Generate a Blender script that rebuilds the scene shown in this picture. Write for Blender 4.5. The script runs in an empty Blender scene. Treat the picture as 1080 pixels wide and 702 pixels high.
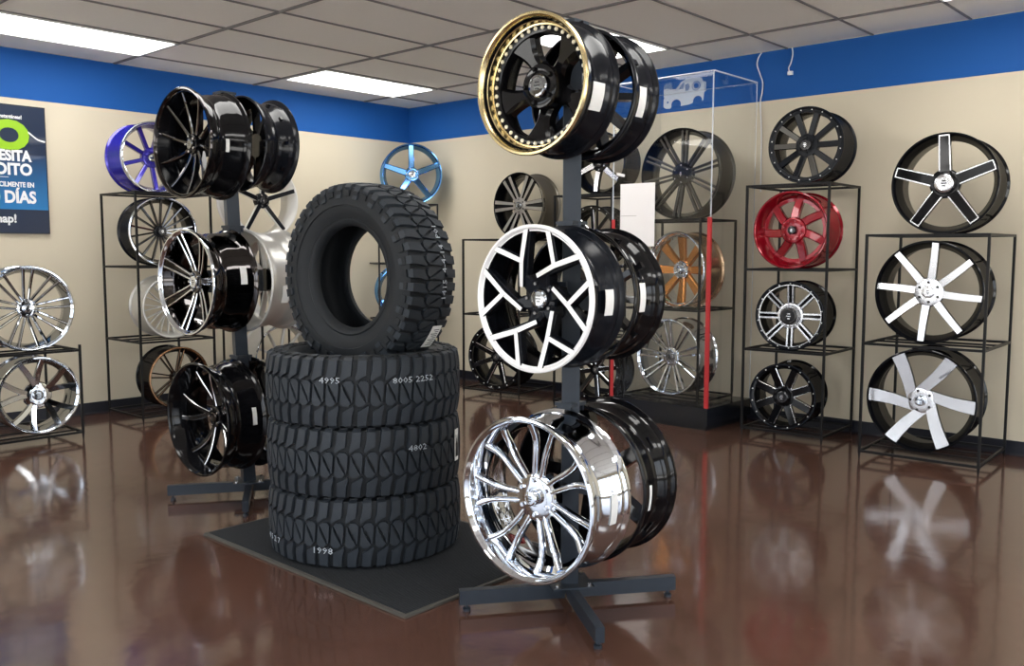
import bpy, bmesh, math, random
from mathutils import Matrix, Vector
random.seed(7)
PI = math.pi
R_ = math.radians
COL = bpy.context.scene.collection
scene = bpy.context.scene

# ------------------------------------------------------------------ materials
def srgb(r, g, b):
    f = lambda c: (c / 255 / 12.92) if c / 255 <= 0.04045 else ((c / 255 + 0.055) / 1.055) ** 2.4
    return (f(r), f(g), f(b), 1)

def mat(name, color, rough=0.4, metal=0.0, spec=0.5, coat=0.0, coat_rough=0.03, noise=0.0, nscale=20, rough_var=0.0,
        bump=0.0, bscale=60, emit=None, estr=0.0, trans=0.0, ior=1.45, aniso=0.0):
    m = bpy.data.materials.new(name); m.use_nodes = True
    nt = m.node_tree; b = nt.nodes['Principled BSDF']
    col = color if len(color) == 4 else (*color, 1)
    b.inputs['Base Color'].default_value = col
    b.inputs['Roughness'].default_value = rough
    b.inputs['Metallic'].default_value = metal
    b.inputs['Specular IOR Level'].default_value = spec
    b.inputs['Coat Weight'].default_value = coat
    b.inputs['Coat Roughness'].default_value = coat_rough
    b.inputs['IOR'].default_value = ior
    b.inputs['Transmission Weight'].default_value = trans
    b.inputs['Anisotropic'].default_value = aniso
    if emit:
        b.inputs['Emission Color'].default_value = (*emit[:3], 1)
        b.inputs['Emission Strength'].default_value = estr
    tc = nt.nodes.new('ShaderNodeTexCoord')
    if noise or rough_var:
        n = nt.nodes.new('ShaderNodeTexNoise'); n.inputs['Scale'].default_value = nscale; n.inputs['Detail'].default_value = 4
        nt.links.new(tc.outputs['Object'], n.inputs['Vector'])
        if noise:
            mr = nt.nodes.new('ShaderNodeMapRange')
            mr.inputs['To Min'].default_value = 1 - noise; mr.inputs['To Max'].default_value = 1 + noise
            nt.links.new(n.outputs['Fac'], mr.inputs['Value'])
            mx = nt.nodes.new('ShaderNodeVectorMath'); mx.operation = 'MULTIPLY'
            mx.inputs[0].default_value = col[:3]
            nt.links.new(mr.outputs['Result'], mx.inputs[1])
            nt.links.new(mx.outputs['Vector'], b.inputs['Base Color'])
        if rough_var:
            mr = nt.nodes.new('ShaderNodeMapRange')
            mr.inputs['To Min'].default_value = max(0.01, rough - rough_var); mr.inputs['To Max'].default_value = rough + rough_var
            nt.links.new(n.outputs['Fac'], mr.inputs['Value']); nt.links.new(mr.outputs['Result'], b.inputs['Roughness'])
    if bump:
        n = nt.nodes.new('ShaderNodeTexNoise'); n.inputs['Scale'].default_value = bscale; n.inputs['Detail'].default_value = 5
        nt.links.new(tc.outputs['Object'], n.inputs['Vector'])
        bp = nt.nodes.new('ShaderNodeBump'); bp.inputs['Strength'].default_value = bump; bp.inputs['Distance'].default_value = 0.01
        nt.links.new(n.outputs['Fac'], bp.inputs['Height']); nt.links.new(bp.outputs['Normal'], b.inputs['Normal'])
    return m

M = {}
M['wall'] = mat('wall_paint', srgb(214, 204, 182), 0.75, noise=0.02, nscale=1.5, bump=0.05, bscale=90, spec=0.3)
M['band'] = mat('blue_band_paint', srgb(24, 88, 164), 0.65, noise=0.03, nscale=3, spec=0.3)
M['base'] = mat('cove_base_vinyl', (0.008, 0.009, 0.016), 0.35)
M['steel'] = mat('black_powder_steel', (0.007, 0.007, 0.0075), 0.42, spec=0.3, noise=0.2)
M['stand'] = mat('stand_steel', (0.030, 0.038, 0.050), 0.36, metal=0.3, noise=0.15)
M['gblack'] = mat('gloss_black', (0.004, 0.004, 0.005), 0.09, spec=0.38)
M['inner'] = mat('barrel_inside_black', (0.003, 0.0033, 0.0045), 0.16, spec=0.16)
M['sblack'] = mat('satin_black', (0.005, 0.0065, 0.010), 0.26, spec=0.26)
M['mblack'] = mat('barrel_black', (0.005, 0.006, 0.009), 0.17, spec=0.36)
M['chrome'] = mat('chrome', (0.74, 0.78, 0.84), 0.05, metal=1, rough_var=0.02)
M['dchrome'] = mat('smoked_chrome', (0.27, 0.28, 0.29), 0.06, metal=1, rough_var=0.02)
M['bchrome'] = mat('black_chrome', (0.055, 0.05, 0.05), 0.05, metal=1, coat=0.4)
M['mach'] = mat('machined_aluminium', (0.88, 0.88, 0.90), 0.24, metal=1.0)
M['machw'] = mat('bright_machined_face', (0.95, 0.95, 0.95), 0.40, metal=0.15)
M['machd'] = mat('satin_grey_machined', (0.46, 0.44, 0.41), 0.30, metal=0.85)
M['gold'] = mat('polished_gold', (0.80, 0.66, 0.36), 0.22, metal=1, rough_var=0.04)
M['goldp'] = mat('pale_gold_rivet', (0.92, 0.86, 0.68), 0.35, metal=0.5)
M['gun'] = mat('gunmetal', (0.085, 0.08, 0.072), 0.30, metal=0.75, rough_var=0.05)
M['taupe'] = mat('warm_grey_barrel', (0.16, 0.145, 0.12), 0.36, metal=0.75)
M['red'] = mat('candy_red', (0.30, 0.003, 0.014), 0.20, metal=0.45, coat=0.8)
M['purple'] = mat('candy_blue_violet', (0.030, 0.020, 0.36), 0.20, metal=0.45, coat=0.8)
M['bluec'] = mat('blue_chrome', (0.16, 0.38, 0.72), 0.09, metal=1, rough_var=0.03)
M['copper'] = mat('copper_orange', (0.80, 0.34, 0.10), 0.16, metal=0.9)
M['coppb'] = mat('brushed_copper_barrel', (0.62, 0.42, 0.27), 0.25, metal=1)
M['white'] = mat('white_rim_paint', (0.80, 0.79, 0.76), 0.30, coat=0.4)
M['silver'] = mat('silver_paint', (0.62, 0.61, 0.58), 0.34, metal=0.55)
M['bronze'] = mat('bronze_lip', (0.36, 0.21, 0.12), 0.22, metal=1)
M['cap'] = mat('dark_cap', (0.02, 0.02, 0.022), 0.2, coat=0.5)
M['nut'] = mat('steel_nut', (0.55, 0.55, 0.56), 0.25, metal=1)
M['label'] = mat('paper_label', (0.86, 0.86, 0.84), 0.6)
M['ink'] = mat('printed_ink', (0.03, 0.03, 0.03), 0.6)
M['rubber'] = mat('tyre_rubber', (0.010, 0.0125, 0.0155), 0.64, spec=0.42, noise=0.12, nscale=14, bump=0.12, bscale=250)  # carcass and sidewall rubber, darkened so groove shade sits in the colour
M['rubber_lit'] = mat('lit_tread_rubber', (0.024, 0.030, 0.038), 0.58, spec=0.42, noise=0.15, nscale=14, bump=0.12, bscale=250)  # paler copy of the rubber: light caught by block tops, put into the colour
M['chalk'] = mat('tread_marking_paint', (0.42, 0.46, 0.50), 0.7)
M['ired'] = mat('red_edge_tape', (0.52, 0.035, 0.04), 0.45)
M['laminate'] = mat('black_laminate', (0.010, 0.012, 0.017), 0.22, spec=0.5)
M['tbar'] = mat('ceiling_grid_bar', (0.15, 0.14, 0.14), 0.5)
M['lampframe'] = mat('lamp_frame_white', (0.7, 0.7, 0.68), 0.5)
M['lamp'] = mat('lamp_diffuser', (0.9, 0.9, 0.9), 0.5, emit=(1.0, 0.985, 0.95), estr=9.5)
M['cable'] = mat('white_cable', (0.78, 0.80, 0.84), 0.45)
M['decal'] = mat('white_decal_vinyl', (0.62, 0.68, 0.78), 0.5)
M['pnavy'] = mat('poster_navy', srgb(20, 38, 66), 0.32, coat=0.3)
M['pwhite'] = mat('poster_white', (0.82, 0.84, 0.86), 0.5)
M['pgreen'] = mat('poster_green', srgb(150, 200, 30), 0.5)
M['pframe'] = mat('poster_frame', (0.02, 0.022, 0.028), 0.35)
M['alum'] = mat('dark_window_frame', (0.06, 0.055, 0.05), 0.4, metal=0.5)
M['sheet'] = mat('white_sheet', (0.96, 0.93, 0.93), 0.55)
M['concrete'] = mat('pale_concrete', (0.62, 0.59, 0.54), 0.9, noise=0.1, nscale=2)

# ceiling tile
m = mat('ceiling_tile', srgb(236, 233, 228), 0.85, noise=0.03, nscale=60, bump=0.25, bscale=160, spec=0.2); M['tile'] = m

# epoxy floor
m = bpy.data.materials.new('epoxy_floor'); m.use_nodes = True; nt = m.node_tree; b = nt.nodes['Principled BSDF']
tc = nt.nodes.new('ShaderNodeTexCoord')
n1 = nt.nodes.new('ShaderNodeTexNoise'); n1.inputs['Scale'].default_value = 1.6; n1.inputs['Detail'].default_value = 6
n2 = nt.nodes.new('ShaderNodeTexNoise'); n2.inputs['Scale'].default_value = 14; n2.inputs['Detail'].default_value = 6
rp = nt.nodes.new('ShaderNodeValToRGB')
rp.color_ramp.elements[0].position = 0.32; rp.color_ramp.elements[0].color = (0.072, 0.036, 0.025, 1)
rp.color_ramp.elements[1].position = 0.72; rp.color_ramp.elements[1].color = (0.108, 0.052, 0.037, 1)
ad = nt.nodes.new('ShaderNodeMath'); ad.operation = 'MULTIPLY_ADD'; ad.inputs[1].default_value = 0.25
nt.links.new(tc.outputs['Object'], n1.inputs['Vector']); nt.links.new(tc.outputs['Object'], n2.inputs['Vector'])
nt.links.new(n2.outputs['Fac'], ad.inputs[0]); nt.links.new(n1.outputs['Fac'], ad.inputs[2])
sb = nt.nodes.new('ShaderNodeMath'); sb.operation = 'SUBTRACT'; sb.inputs[1].default_value = 0.12
nt.links.new(ad.outputs[0], sb.inputs[0]); nt.links.new(sb.outputs[0], rp.inputs['Fac'])
# small pale specks of wear
vo = nt.nodes.new('ShaderNodeTexNoise'); vo.inputs['Scale'].default_value = 55; vo.inputs['Detail'].default_value = 2
nt.links.new(tc.outputs['Object'], vo.inputs['Vector'])
vr = nt.nodes.new('ShaderNodeValToRGB'); vr.color_ramp.elements[0].position = 0.76; vr.color_ramp.elements[1].position = 0.80
vr.color_ramp.elements[0].color = (0, 0, 0, 1); vr.color_ramp.elements[1].color = (0.35, 0.35, 0.35, 1)
nt.links.new(vo.outputs['Fac'], vr.inputs['Fac'])
mx = nt.nodes.new('ShaderNodeMix'); mx.data_type = 'RGBA'; mx.inputs['B'].default_value = (0.42, 0.34, 0.28, 1)
nt.links.new(vr.outputs['Color'], mx.inputs['Factor']); nt.links.new(rp.outputs['Color'], mx.inputs['A'])
nt.links.new(mx.outputs['Result'], b.inputs['Base Color'])
mr = nt.nodes.new('ShaderNodeMapRange'); mr.inputs['To Min'].default_value = 0.08; mr.inputs['To Max'].default_value = 0.17
nt.links.new(n2.outputs['Fac'], mr.inputs['Value']); nt.links.new(mr.outputs['Result'], b.inputs['Roughness'])
b.inputs['IOR'].default_value = 1.6; b.inputs['Coat Weight'].default_value = 0.25; b.inputs['Coat Roughness'].default_value = 0.07
n3 = nt.nodes.new('ShaderNodeTexNoise'); n3.inputs['Scale'].default_value = 5; n3.inputs['Detail'].default_value = 3
nt.links.new(tc.outputs['Object'], n3.inputs['Vector'])
bp = nt.nodes.new('ShaderNodeBump'); bp.inputs['Strength'].default_value = 0.12; bp.inputs['Distance'].default_value = 0.01
nt.links.new(n3.outputs['Fac'], bp.inputs['Height']); nt.links.new(bp.outputs['Normal'], b.inputs['Normal'])
nt.links.new(bp.outputs['Normal'], b.inputs['Coat Normal'])
M['floor'] = m

# ribbed mat
m = mat('ribbed_carpet', (0.030, 0.033, 0.037), 0.85, noise=0.3, nscale=120, spec=0.2); nt = m.node_tree; b = nt.nodes['Principled BSDF']
wv = nt.nodes.new('ShaderNodeTexWave'); wv.inputs['Scale'].default_value = 28; wv.inputs['Distortion'].default_value = 0.6
wv.inputs['Detail Scale'].default_value = 6; wv.bands_direction = 'Y'
tc = nt.nodes.new('ShaderNodeTexCoord'); nt.links.new(tc.outputs['Object'], wv.inputs['Vector'])
bp = nt.nodes.new('ShaderNodeBump'); bp.inputs['Strength'].default_value = 0.9; bp.inputs['Distance'].default_value = 0.006
nt.links.new(wv.outputs['Fac'], bp.inputs['Height']); nt.links.new(bp.outputs['Normal'], b.inputs['Normal'])
M['mat'] = m
M['matedge'] = mat('mat_border', (0.075, 0.07, 0.06), 0.6)

# acrylic: thin clear sheet (clear with a fresnel gloss)
m = bpy.data.materials.new('clear_acrylic'); m.use_nodes = True; nt = m.node_tree
for n in list(nt.nodes):
    nt.nodes.remove(n)
out = nt.nodes.new('ShaderNodeOutputMaterial'); tr = nt.nodes.new('ShaderNodeBsdfTransparent'); gl = nt.nodes.new('ShaderNodeBsdfGlossy')
tr.inputs['Color'].default_value = (0.97, 0.975, 0.98, 1); gl.inputs['Roughness'].default_value = 0.02
lw = nt.nodes.new('ShaderNodeLayerWeight'); lw.inputs['Blend'].default_value = 0.5
pw = nt.nodes.new('ShaderNodeMath'); pw.operation = 'POWER'; pw.inputs[1].default_value = 4.0; nt.links.new(lw.outputs['Facing'], pw.inputs[0])
fr = nt.nodes.new('ShaderNodeMath'); fr.operation = 'MULTIPLY_ADD'; fr.inputs[1].default_value = 0.4; fr.inputs[2].default_value = 0.02; nt.links.new(pw.outputs[0], fr.inputs[0])
ms = nt.nodes.new('ShaderNodeMixShader')
nt.links.new(fr.outputs[0], ms.inputs[0]); nt.links.new(tr.outputs[0], ms.inputs[1]); nt.links.new(gl.outputs[0], ms.inputs[2]); nt.links.new(ms.outputs[0], out.inputs[0])
M['acrylic'] = m
# polished acrylic edge: milky
m = bpy.data.materials.new('acrylic_edge'); m.use_nodes = True; nt = m.node_tree; b = nt.nodes['Principled BSDF']
b.inputs['Base Color'].default_value = (0.82, 0.87, 0.95, 1); b.inputs['Roughness'].default_value = 0.2
b.inputs['Alpha'].default_value = 0.55
M['acredge'] = m
# poster light blue field fading downwards (printed gradient of the poster itself)
m = mat('poster_blue_field', srgb(22, 110, 175), 0.32, coat=0.3); nt = m.node_tree; b = nt.nodes['Principled BSDF']
tc = nt.nodes.new('ShaderNodeTexCoord'); sx = nt.nodes.new('ShaderNodeSeparateXYZ'); nt.links.new(tc.outputs['Generated'], sx.inputs[0])
rp = nt.nodes.new('ShaderNodeValToRGB'); rp.color_ramp.elements[0].color = srgb(24, 120, 185); rp.color_ramp.elements[1].color = srgb(22, 48, 84)
nt.links.new(sx.outputs['Z'], rp.inputs[0]); nt.links.new(rp.outputs[0], b.inputs['Base Color'])
M['pblue'] = m

# ------------------------------------------------------------------ object helpers
def finish_bm(bm, name, mats, parent=None, xf=None, sharp=32, smooth=True):
    bmesh.ops.recalc_face_normals(bm, faces=bm.faces[:])
    if xf is not None:
        bm.transform(xf)
        if xf.determinant() < 0:
            bmesh.ops.reverse_faces(bm, faces=bm.faces[:])
    if smooth:
        lim = R_(sharp)
        for f in bm.faces: f.smooth = True
        for e in bm.edges:
            if len(e.link_faces) == 2:
                try:
                    a = e.calc_face_angle()
                except Exception:
                    a = 0
                if a > lim: e.smooth = False
            else:
                e.smooth = False
    me = bpy.data.meshes.new(name); bm.to_mesh(me); bm.free()
    for mm in (mats if isinstance(mats, (list, tuple)) else [mats]):
        me.materials.append(M[mm] if isinstance(mm, str) else mm)
    o = bpy.data.objects.new(name, me); COL.objects.link(o)
    if parent is not None: o.parent = parent
    return o

def tag(o, label=None, cat=None, group=None, kind=None):
    if label: o['label'] = label
    if cat: o['category'] = cat
    if group: o['group'] = group
    if kind: o['kind'] = kind
    return o

def empty(name, loc, rz=0.0):
    o = bpy.data.objects.new(name, None); o.empty_display_size = 0.1
    o.location = loc; o.rotation_euler = (0, 0, rz); COL.objects.link(o)
    return o

def box(bm, c, s, rot=None, mi=0):
    """box centred at c with full size s, optional rotation matrix"""
    v = []
    for x in (-.5, .5):
        for y in (-.5, .5):
            for z in (-.5, .5):
                p = Vector((x * s[0], y * s[1], z * s[2]))
                if rot is not None: p = rot @ p
                v.append(bm.verts.new(p + Vector(c)))
    for q in ((0, 1, 3, 2), (4, 6, 7, 5), (0, 4, 5, 1), (2, 3, 7, 6), (0, 2, 6, 4), (1, 5, 7, 3)):
        f = bm.faces.new([v[i] for i in q]); f.material_index = mi
    return v

def bar(bm, a, b, w, h=None, mi=0):
    """square bar between two points"""
    a = Vector(a); b = Vector(b); d = (b - a)
    L = d.length; z = d.normalized()
    x = Vector((0, 0, 1)).cross(z)
    if x.length < 1e-4: x = Vector((1, 0, 0))
    x.normalize(); y = z.cross(x)
    rot = Matrix((x, y, z)).transposed()
    return box(bm, (a + b) / 2, (w, h or w, L), rot, mi)

def bevel(bm, w, seg=2):
    es = [e for e in bm.edges if len(e.link_faces) == 2 and e.calc_face_angle() > R_(30)]
    bmesh.ops.bevel(bm, geom=es, offset=w, segments=seg, affect='EDGES', profile=0.6)

def lathe(bm, prof, segs=96, closed=True, mi=0, a0=0.0, a1=2 * PI, mifn=None):
    """revolve (r,z) profile about the Z axis"""
    full = abs(a1 - a0 - 2 * PI) < 1e-6
    n = segs if full else segs + 1
    rings = []
    for i in range(n):
        a = a0 + (a1 - a0) * i / segs; c, s = math.cos(a), math.sin(a)
        ring = []
        for (r, z) in prof:
            ring.append(bm.verts.new((r * c, r * s, z)))
        rings.append(ring)
    m_ = len(prof)
    for i in range(segs):
        A = rings[i]; B = rings[(i + 1) % n]
        for j in range(m_ if closed else m_ - 1):
            k = (j + 1) % m_
            try:
                f = bm.faces.new((A[j], B[j], B[k], A[k])); f.material_index = mifn(j) if mifn else mi
            except ValueError:
                pass
    if not full and closed:
        bm.faces.new(rings[0]); bm.faces.new(list(reversed(rings[-1])))
    return rings

def disc_lathe(bm, prof, segs=32, centre=(0, 0), mi=0):
    """revolve an open profile whose first and last points lie on the axis (r=0)"""
    cx, cy = centre
    first = bm.verts.new((cx, cy, prof[0][1])); last = bm.verts.new((cx, cy, prof[-1][1]))
    rings = []
    for i in range(segs):
        a = 2 * PI * i / segs; c, s = math.cos(a), math.sin(a)
        rings.append([bm.verts.new((cx + r * c, cy + r * s, z)) for r, z in prof[1:-1]])
    for i in range(segs):
        A = rings[i]; B = rings[(i + 1) % segs]
        bm.faces.new((first, B[0], A[0])).material_index = mi
        for j in range(len(A) - 1):
            bm.faces.new((A[j], B[j], B[j + 1], A[j + 1])).material_index = mi
        bm.faces.new((A[-1], B[-1], last)).material_index = mi

def loft(bm, st, bev=0.003, mtop=0, mside=1, mcham=None, taper=0.0):
    """a spoke: stations (x, y, half width, z of the top, depth). Section: rounded-off trapezoid."""
    if mcham is None: mcham = mside
    n = len(st); rows = []
    for i, (x, y, w, z, d) in enumerate(st):
        p0 = st[max(i - 1, 0)]; p1 = st[min(i + 1, n - 1)]
        t = Vector((p1[0] - p0[0], p1[1] - p0[1])); t.normalize()
        nx, ny = -t.y, t.x
        bb = min(bev, w * 0.6); wb = w * (1 - taper)
        sec = [(-wb, -d), (-w, -bb), (-(w - bb), 0), ((w - bb), 0), (w, -bb), (wb, -d)]
        rows.append([bm.verts.new((x + nx * u, y + ny * u, z + v)) for u, v in sec])
    for i in range(n - 1):
        A, B = rows[i], rows[i + 1]
        for j in range(6):
            k = (j + 1) % 6
            f = bm.faces.new((A[j], B[j], B[k], A[k]))
            f.material_index = mtop if j == 2 else (mcham if j in (1, 3) else mside)
    bm.faces.new(rows[0]).material_index = mside; bm.faces.new(list(reversed(rows[-1]))).material_index = mside

def text_bm(txt, size, extrude=0.0008, bold=0.0, align='CENTER', res=3, sx=1.0, shear=0.0):
    cu = bpy.data.curves.new('tmp_text', 'FONT'); cu.body = txt; cu.size = size; cu.extrude = extrude
    cu.align_x = align; cu.align_y = 'CENTER'; cu.resolution_u = res; cu.offset = bold; cu.shear = shear
    o = bpy.data.objects.new('tmp_text', cu); COL.objects.link(o)
    dg = bpy.context.evaluated_depsgraph_get(); dg.update()
    me = bpy.data.meshes.new_from_object(o.evaluated_get(dg))
    bm = bmesh.new(); bm.from_mesh(me)
    bpy.data.objects.remove(o); bpy.data.curves.remove(cu); bpy.data.meshes.remove(me)
    for v in bm.verts: v.co.x *= sx
    return bm

# ------------------------------------------------------------------ room
X1, Y1, H = 9.2, 10.6, 2.703
ZB = 2.357       # lower edge of the blue band
BH = 0.09

def struct(name, bm, m, smooth=False):
    o = finish_bm(bm, name, m, smooth=smooth); o['kind'] = 'structure'; return o

bm = bmesh.new(); box(bm, (X1 / 2, Y1 / 2, -0.05), (X1 + 0.4, Y1 + 0.4, 0.1)); struct('floor', bm, 'floor')
bm = bmesh.new(); box(bm, (X1 / 2, Y1 / 2, H + 0.06), (X1 + 0.4, Y1 + 0.4, 0.1)); struct('ceiling', bm, 'tile')
def wall_bm(a, b, z0, z1, m_out):
    bm = bmesh.new(); box(bm, [(a[i] + b[i]) / 2 for i in range(2)] + [(z0 + z1) / 2], (abs(b[0] - a[0]), abs(b[1] - a[1]), z1 - z0)); return bm
# left wall of the photo: plane y = 0; right wall of the photo: plane x = 0
struct('wall_left', wall_bm((-0.2, -0.2), (X1 + 0.2, 0.0), 0, H + 0.02, None), 'wall')
struct('wall_right', wall_bm((-0.2, 0.0), (0.0, Y1 + 0.2), 0, H + 0.02, None), 'wall')
# painted band
struct('trim_1', wall_bm((0.0, 0.0), (X1, 0.002), ZB, H + 0.005, None), 'band')
struct('trim_2', wall_bm((0.0, 0.002), (0.002, Y1), ZB, H + 0.005, None), 'band')
# cove base with a soft toe
def cove(name, along_x, L):
    bm = bmesh.new(); pr = [(0, 0), (0.012, 0), (0.009, 0.004), (0.005, 0.014), (0.004, BH), (0, BH)]
    ends = []
    for t in (0.0, L):
        ends.append([bm.verts.new((t, d, z) if along_x else (d, t, z)) for d, z in pr])
    for j in range(len(pr)):
        k = (j + 1) % len(pr); bm.faces.new((ends[0][j], ends[1][j], ends[1][k], ends[0][k]))
    bm.faces.new(ends[0]); bm.faces.new(list(reversed(ends[1])))
    struct(name, bm, 'base')
cove('baseboard_left', True, X1); cove('baseboard_right', False, Y1)

# window walls behind the viewer: storefront openings
def opening_wall(name, along_x, pos, L, opens, z0, z1, out):
    bm = bmesh.new(); t = 0.2
    def seg(a, b, za, zb):
        if b - a < 1e-3 or zb - za < 1e-3: return
        c = ((a + b) / 2, pos + out * t / 2, (za + zb) / 2) if along_x else (pos + out * t / 2, (a + b) / 2, (za + zb) / 2)
        s = (b - a, t, zb - za) if along_x else (t, b - a, zb - za)
        box(bm, c, s)
    prev = 0.0
    for a, b in opens:
        seg(prev, a, 0, H + 0.02); seg(a, b, 0, z0); seg(a, b, z1, H + 0.02); prev = b
    seg(prev, L, 0, H + 0.02)
    struct(name, bm, 'wall')
OPX = [(0.5, 3.1), (3.3, 5.9), (6.1, 8.7)]
OPY = [(0.7, 3.3), (3.5, 6.1), (6.3, 8.9)]
opening_wall('wall_rear', True, Y1, X1, OPX, 0.12, 2.40, 1)
opening_wall('wall_front', False, X1, Y1, OPY, 0.12, 2.40, 1)
wn = 1
for along_x, pos, ops in ((True, Y1, OPX), (False, X1, OPY)):
    for a, b in ops:
        bm = bmesh.new(); z0, z1 = 0.12, 2.40
        def P3(u, z):
            return (u, pos + 0.08, z) if along_x else (pos + 0.08, u, z)
        for u in (a + 0.025, (a + b) / 2, b - 0.025): bar(bm, P3(u, z0), P3(u, z1), 0.05)
        for z in (z0 + 0.025, z1 - 0.025): bar(bm, P3(a, z), P3(b, z), 0.05)
        o = struct('window_%d' % wn, bm, 'alum'); wn += 1
# ground outside
bm = bmesh.new(); box(bm, (6, 6, -0.16), (60, 60, 0.1)); struct('ground_outside', bm, 'concrete')

# ceiling grid: bars x = const and y = const
TX, TY, T = 0.571, 0.435, 0.6096
bm = bmesh.new(); zg = H + 0.006
k = 0; x = TX
while x < X1: box(bm, (x, Y1 / 2, zg), (0.019, Y1, 0.014)); x += 2 * T
y = TY
while y < Y1: box(bm, (X1 / 2, y, zg + 0.001), (X1, 0.011, 0.0125)); y += T
struct('trim_3', bm, 'tbar')
LPX = [TX, TX + 4 * T, TX + 8 * T]; LPY = [TY, TY + 4 * T, TY + 8 * T, TY + 12 * T]
where = {(0, 0): 'long white ceiling light panel nearest the room corner', (1, 0): 'long white ceiling light panel above the poster side of the room',
         (0, 1): 'white ceiling light panel partly behind the gold-lipped wheel'}
for i, lx in enumerate(LPX):
    for j, ly in enumerate(LPY):
        r = empty('ceiling_light', (lx + T, ly + T / 2, H))
        tag(r, where.get((i, j), 'recessed ceiling light panel over the shop floor behind the viewer'), 'ceiling light', 'recessed ceiling light panels')
        bm = bmesh.new(); w, d = 2 * T - 0.02, T - 0.02
        for sx in (-1, 1): box(bm, (sx * (w / 2 - 0.008), 0, -0.001), (0.016, d, 0.010))
        for sy in (-1, 1): box(bm, (0, sy * (d / 2 - 0.008), -0.001), (w, 0.016, 0.010))
        finish_bm(bm, 'lamp_frame', 'lampframe', r, smooth=False)
        bm = bmesh.new(); box(bm, (0, 0, 0.003), (w - 0.03, d - 0.03, 0.006)); finish_bm(bm, 'diffuser', 'lamp', r, smooth=False)

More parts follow.
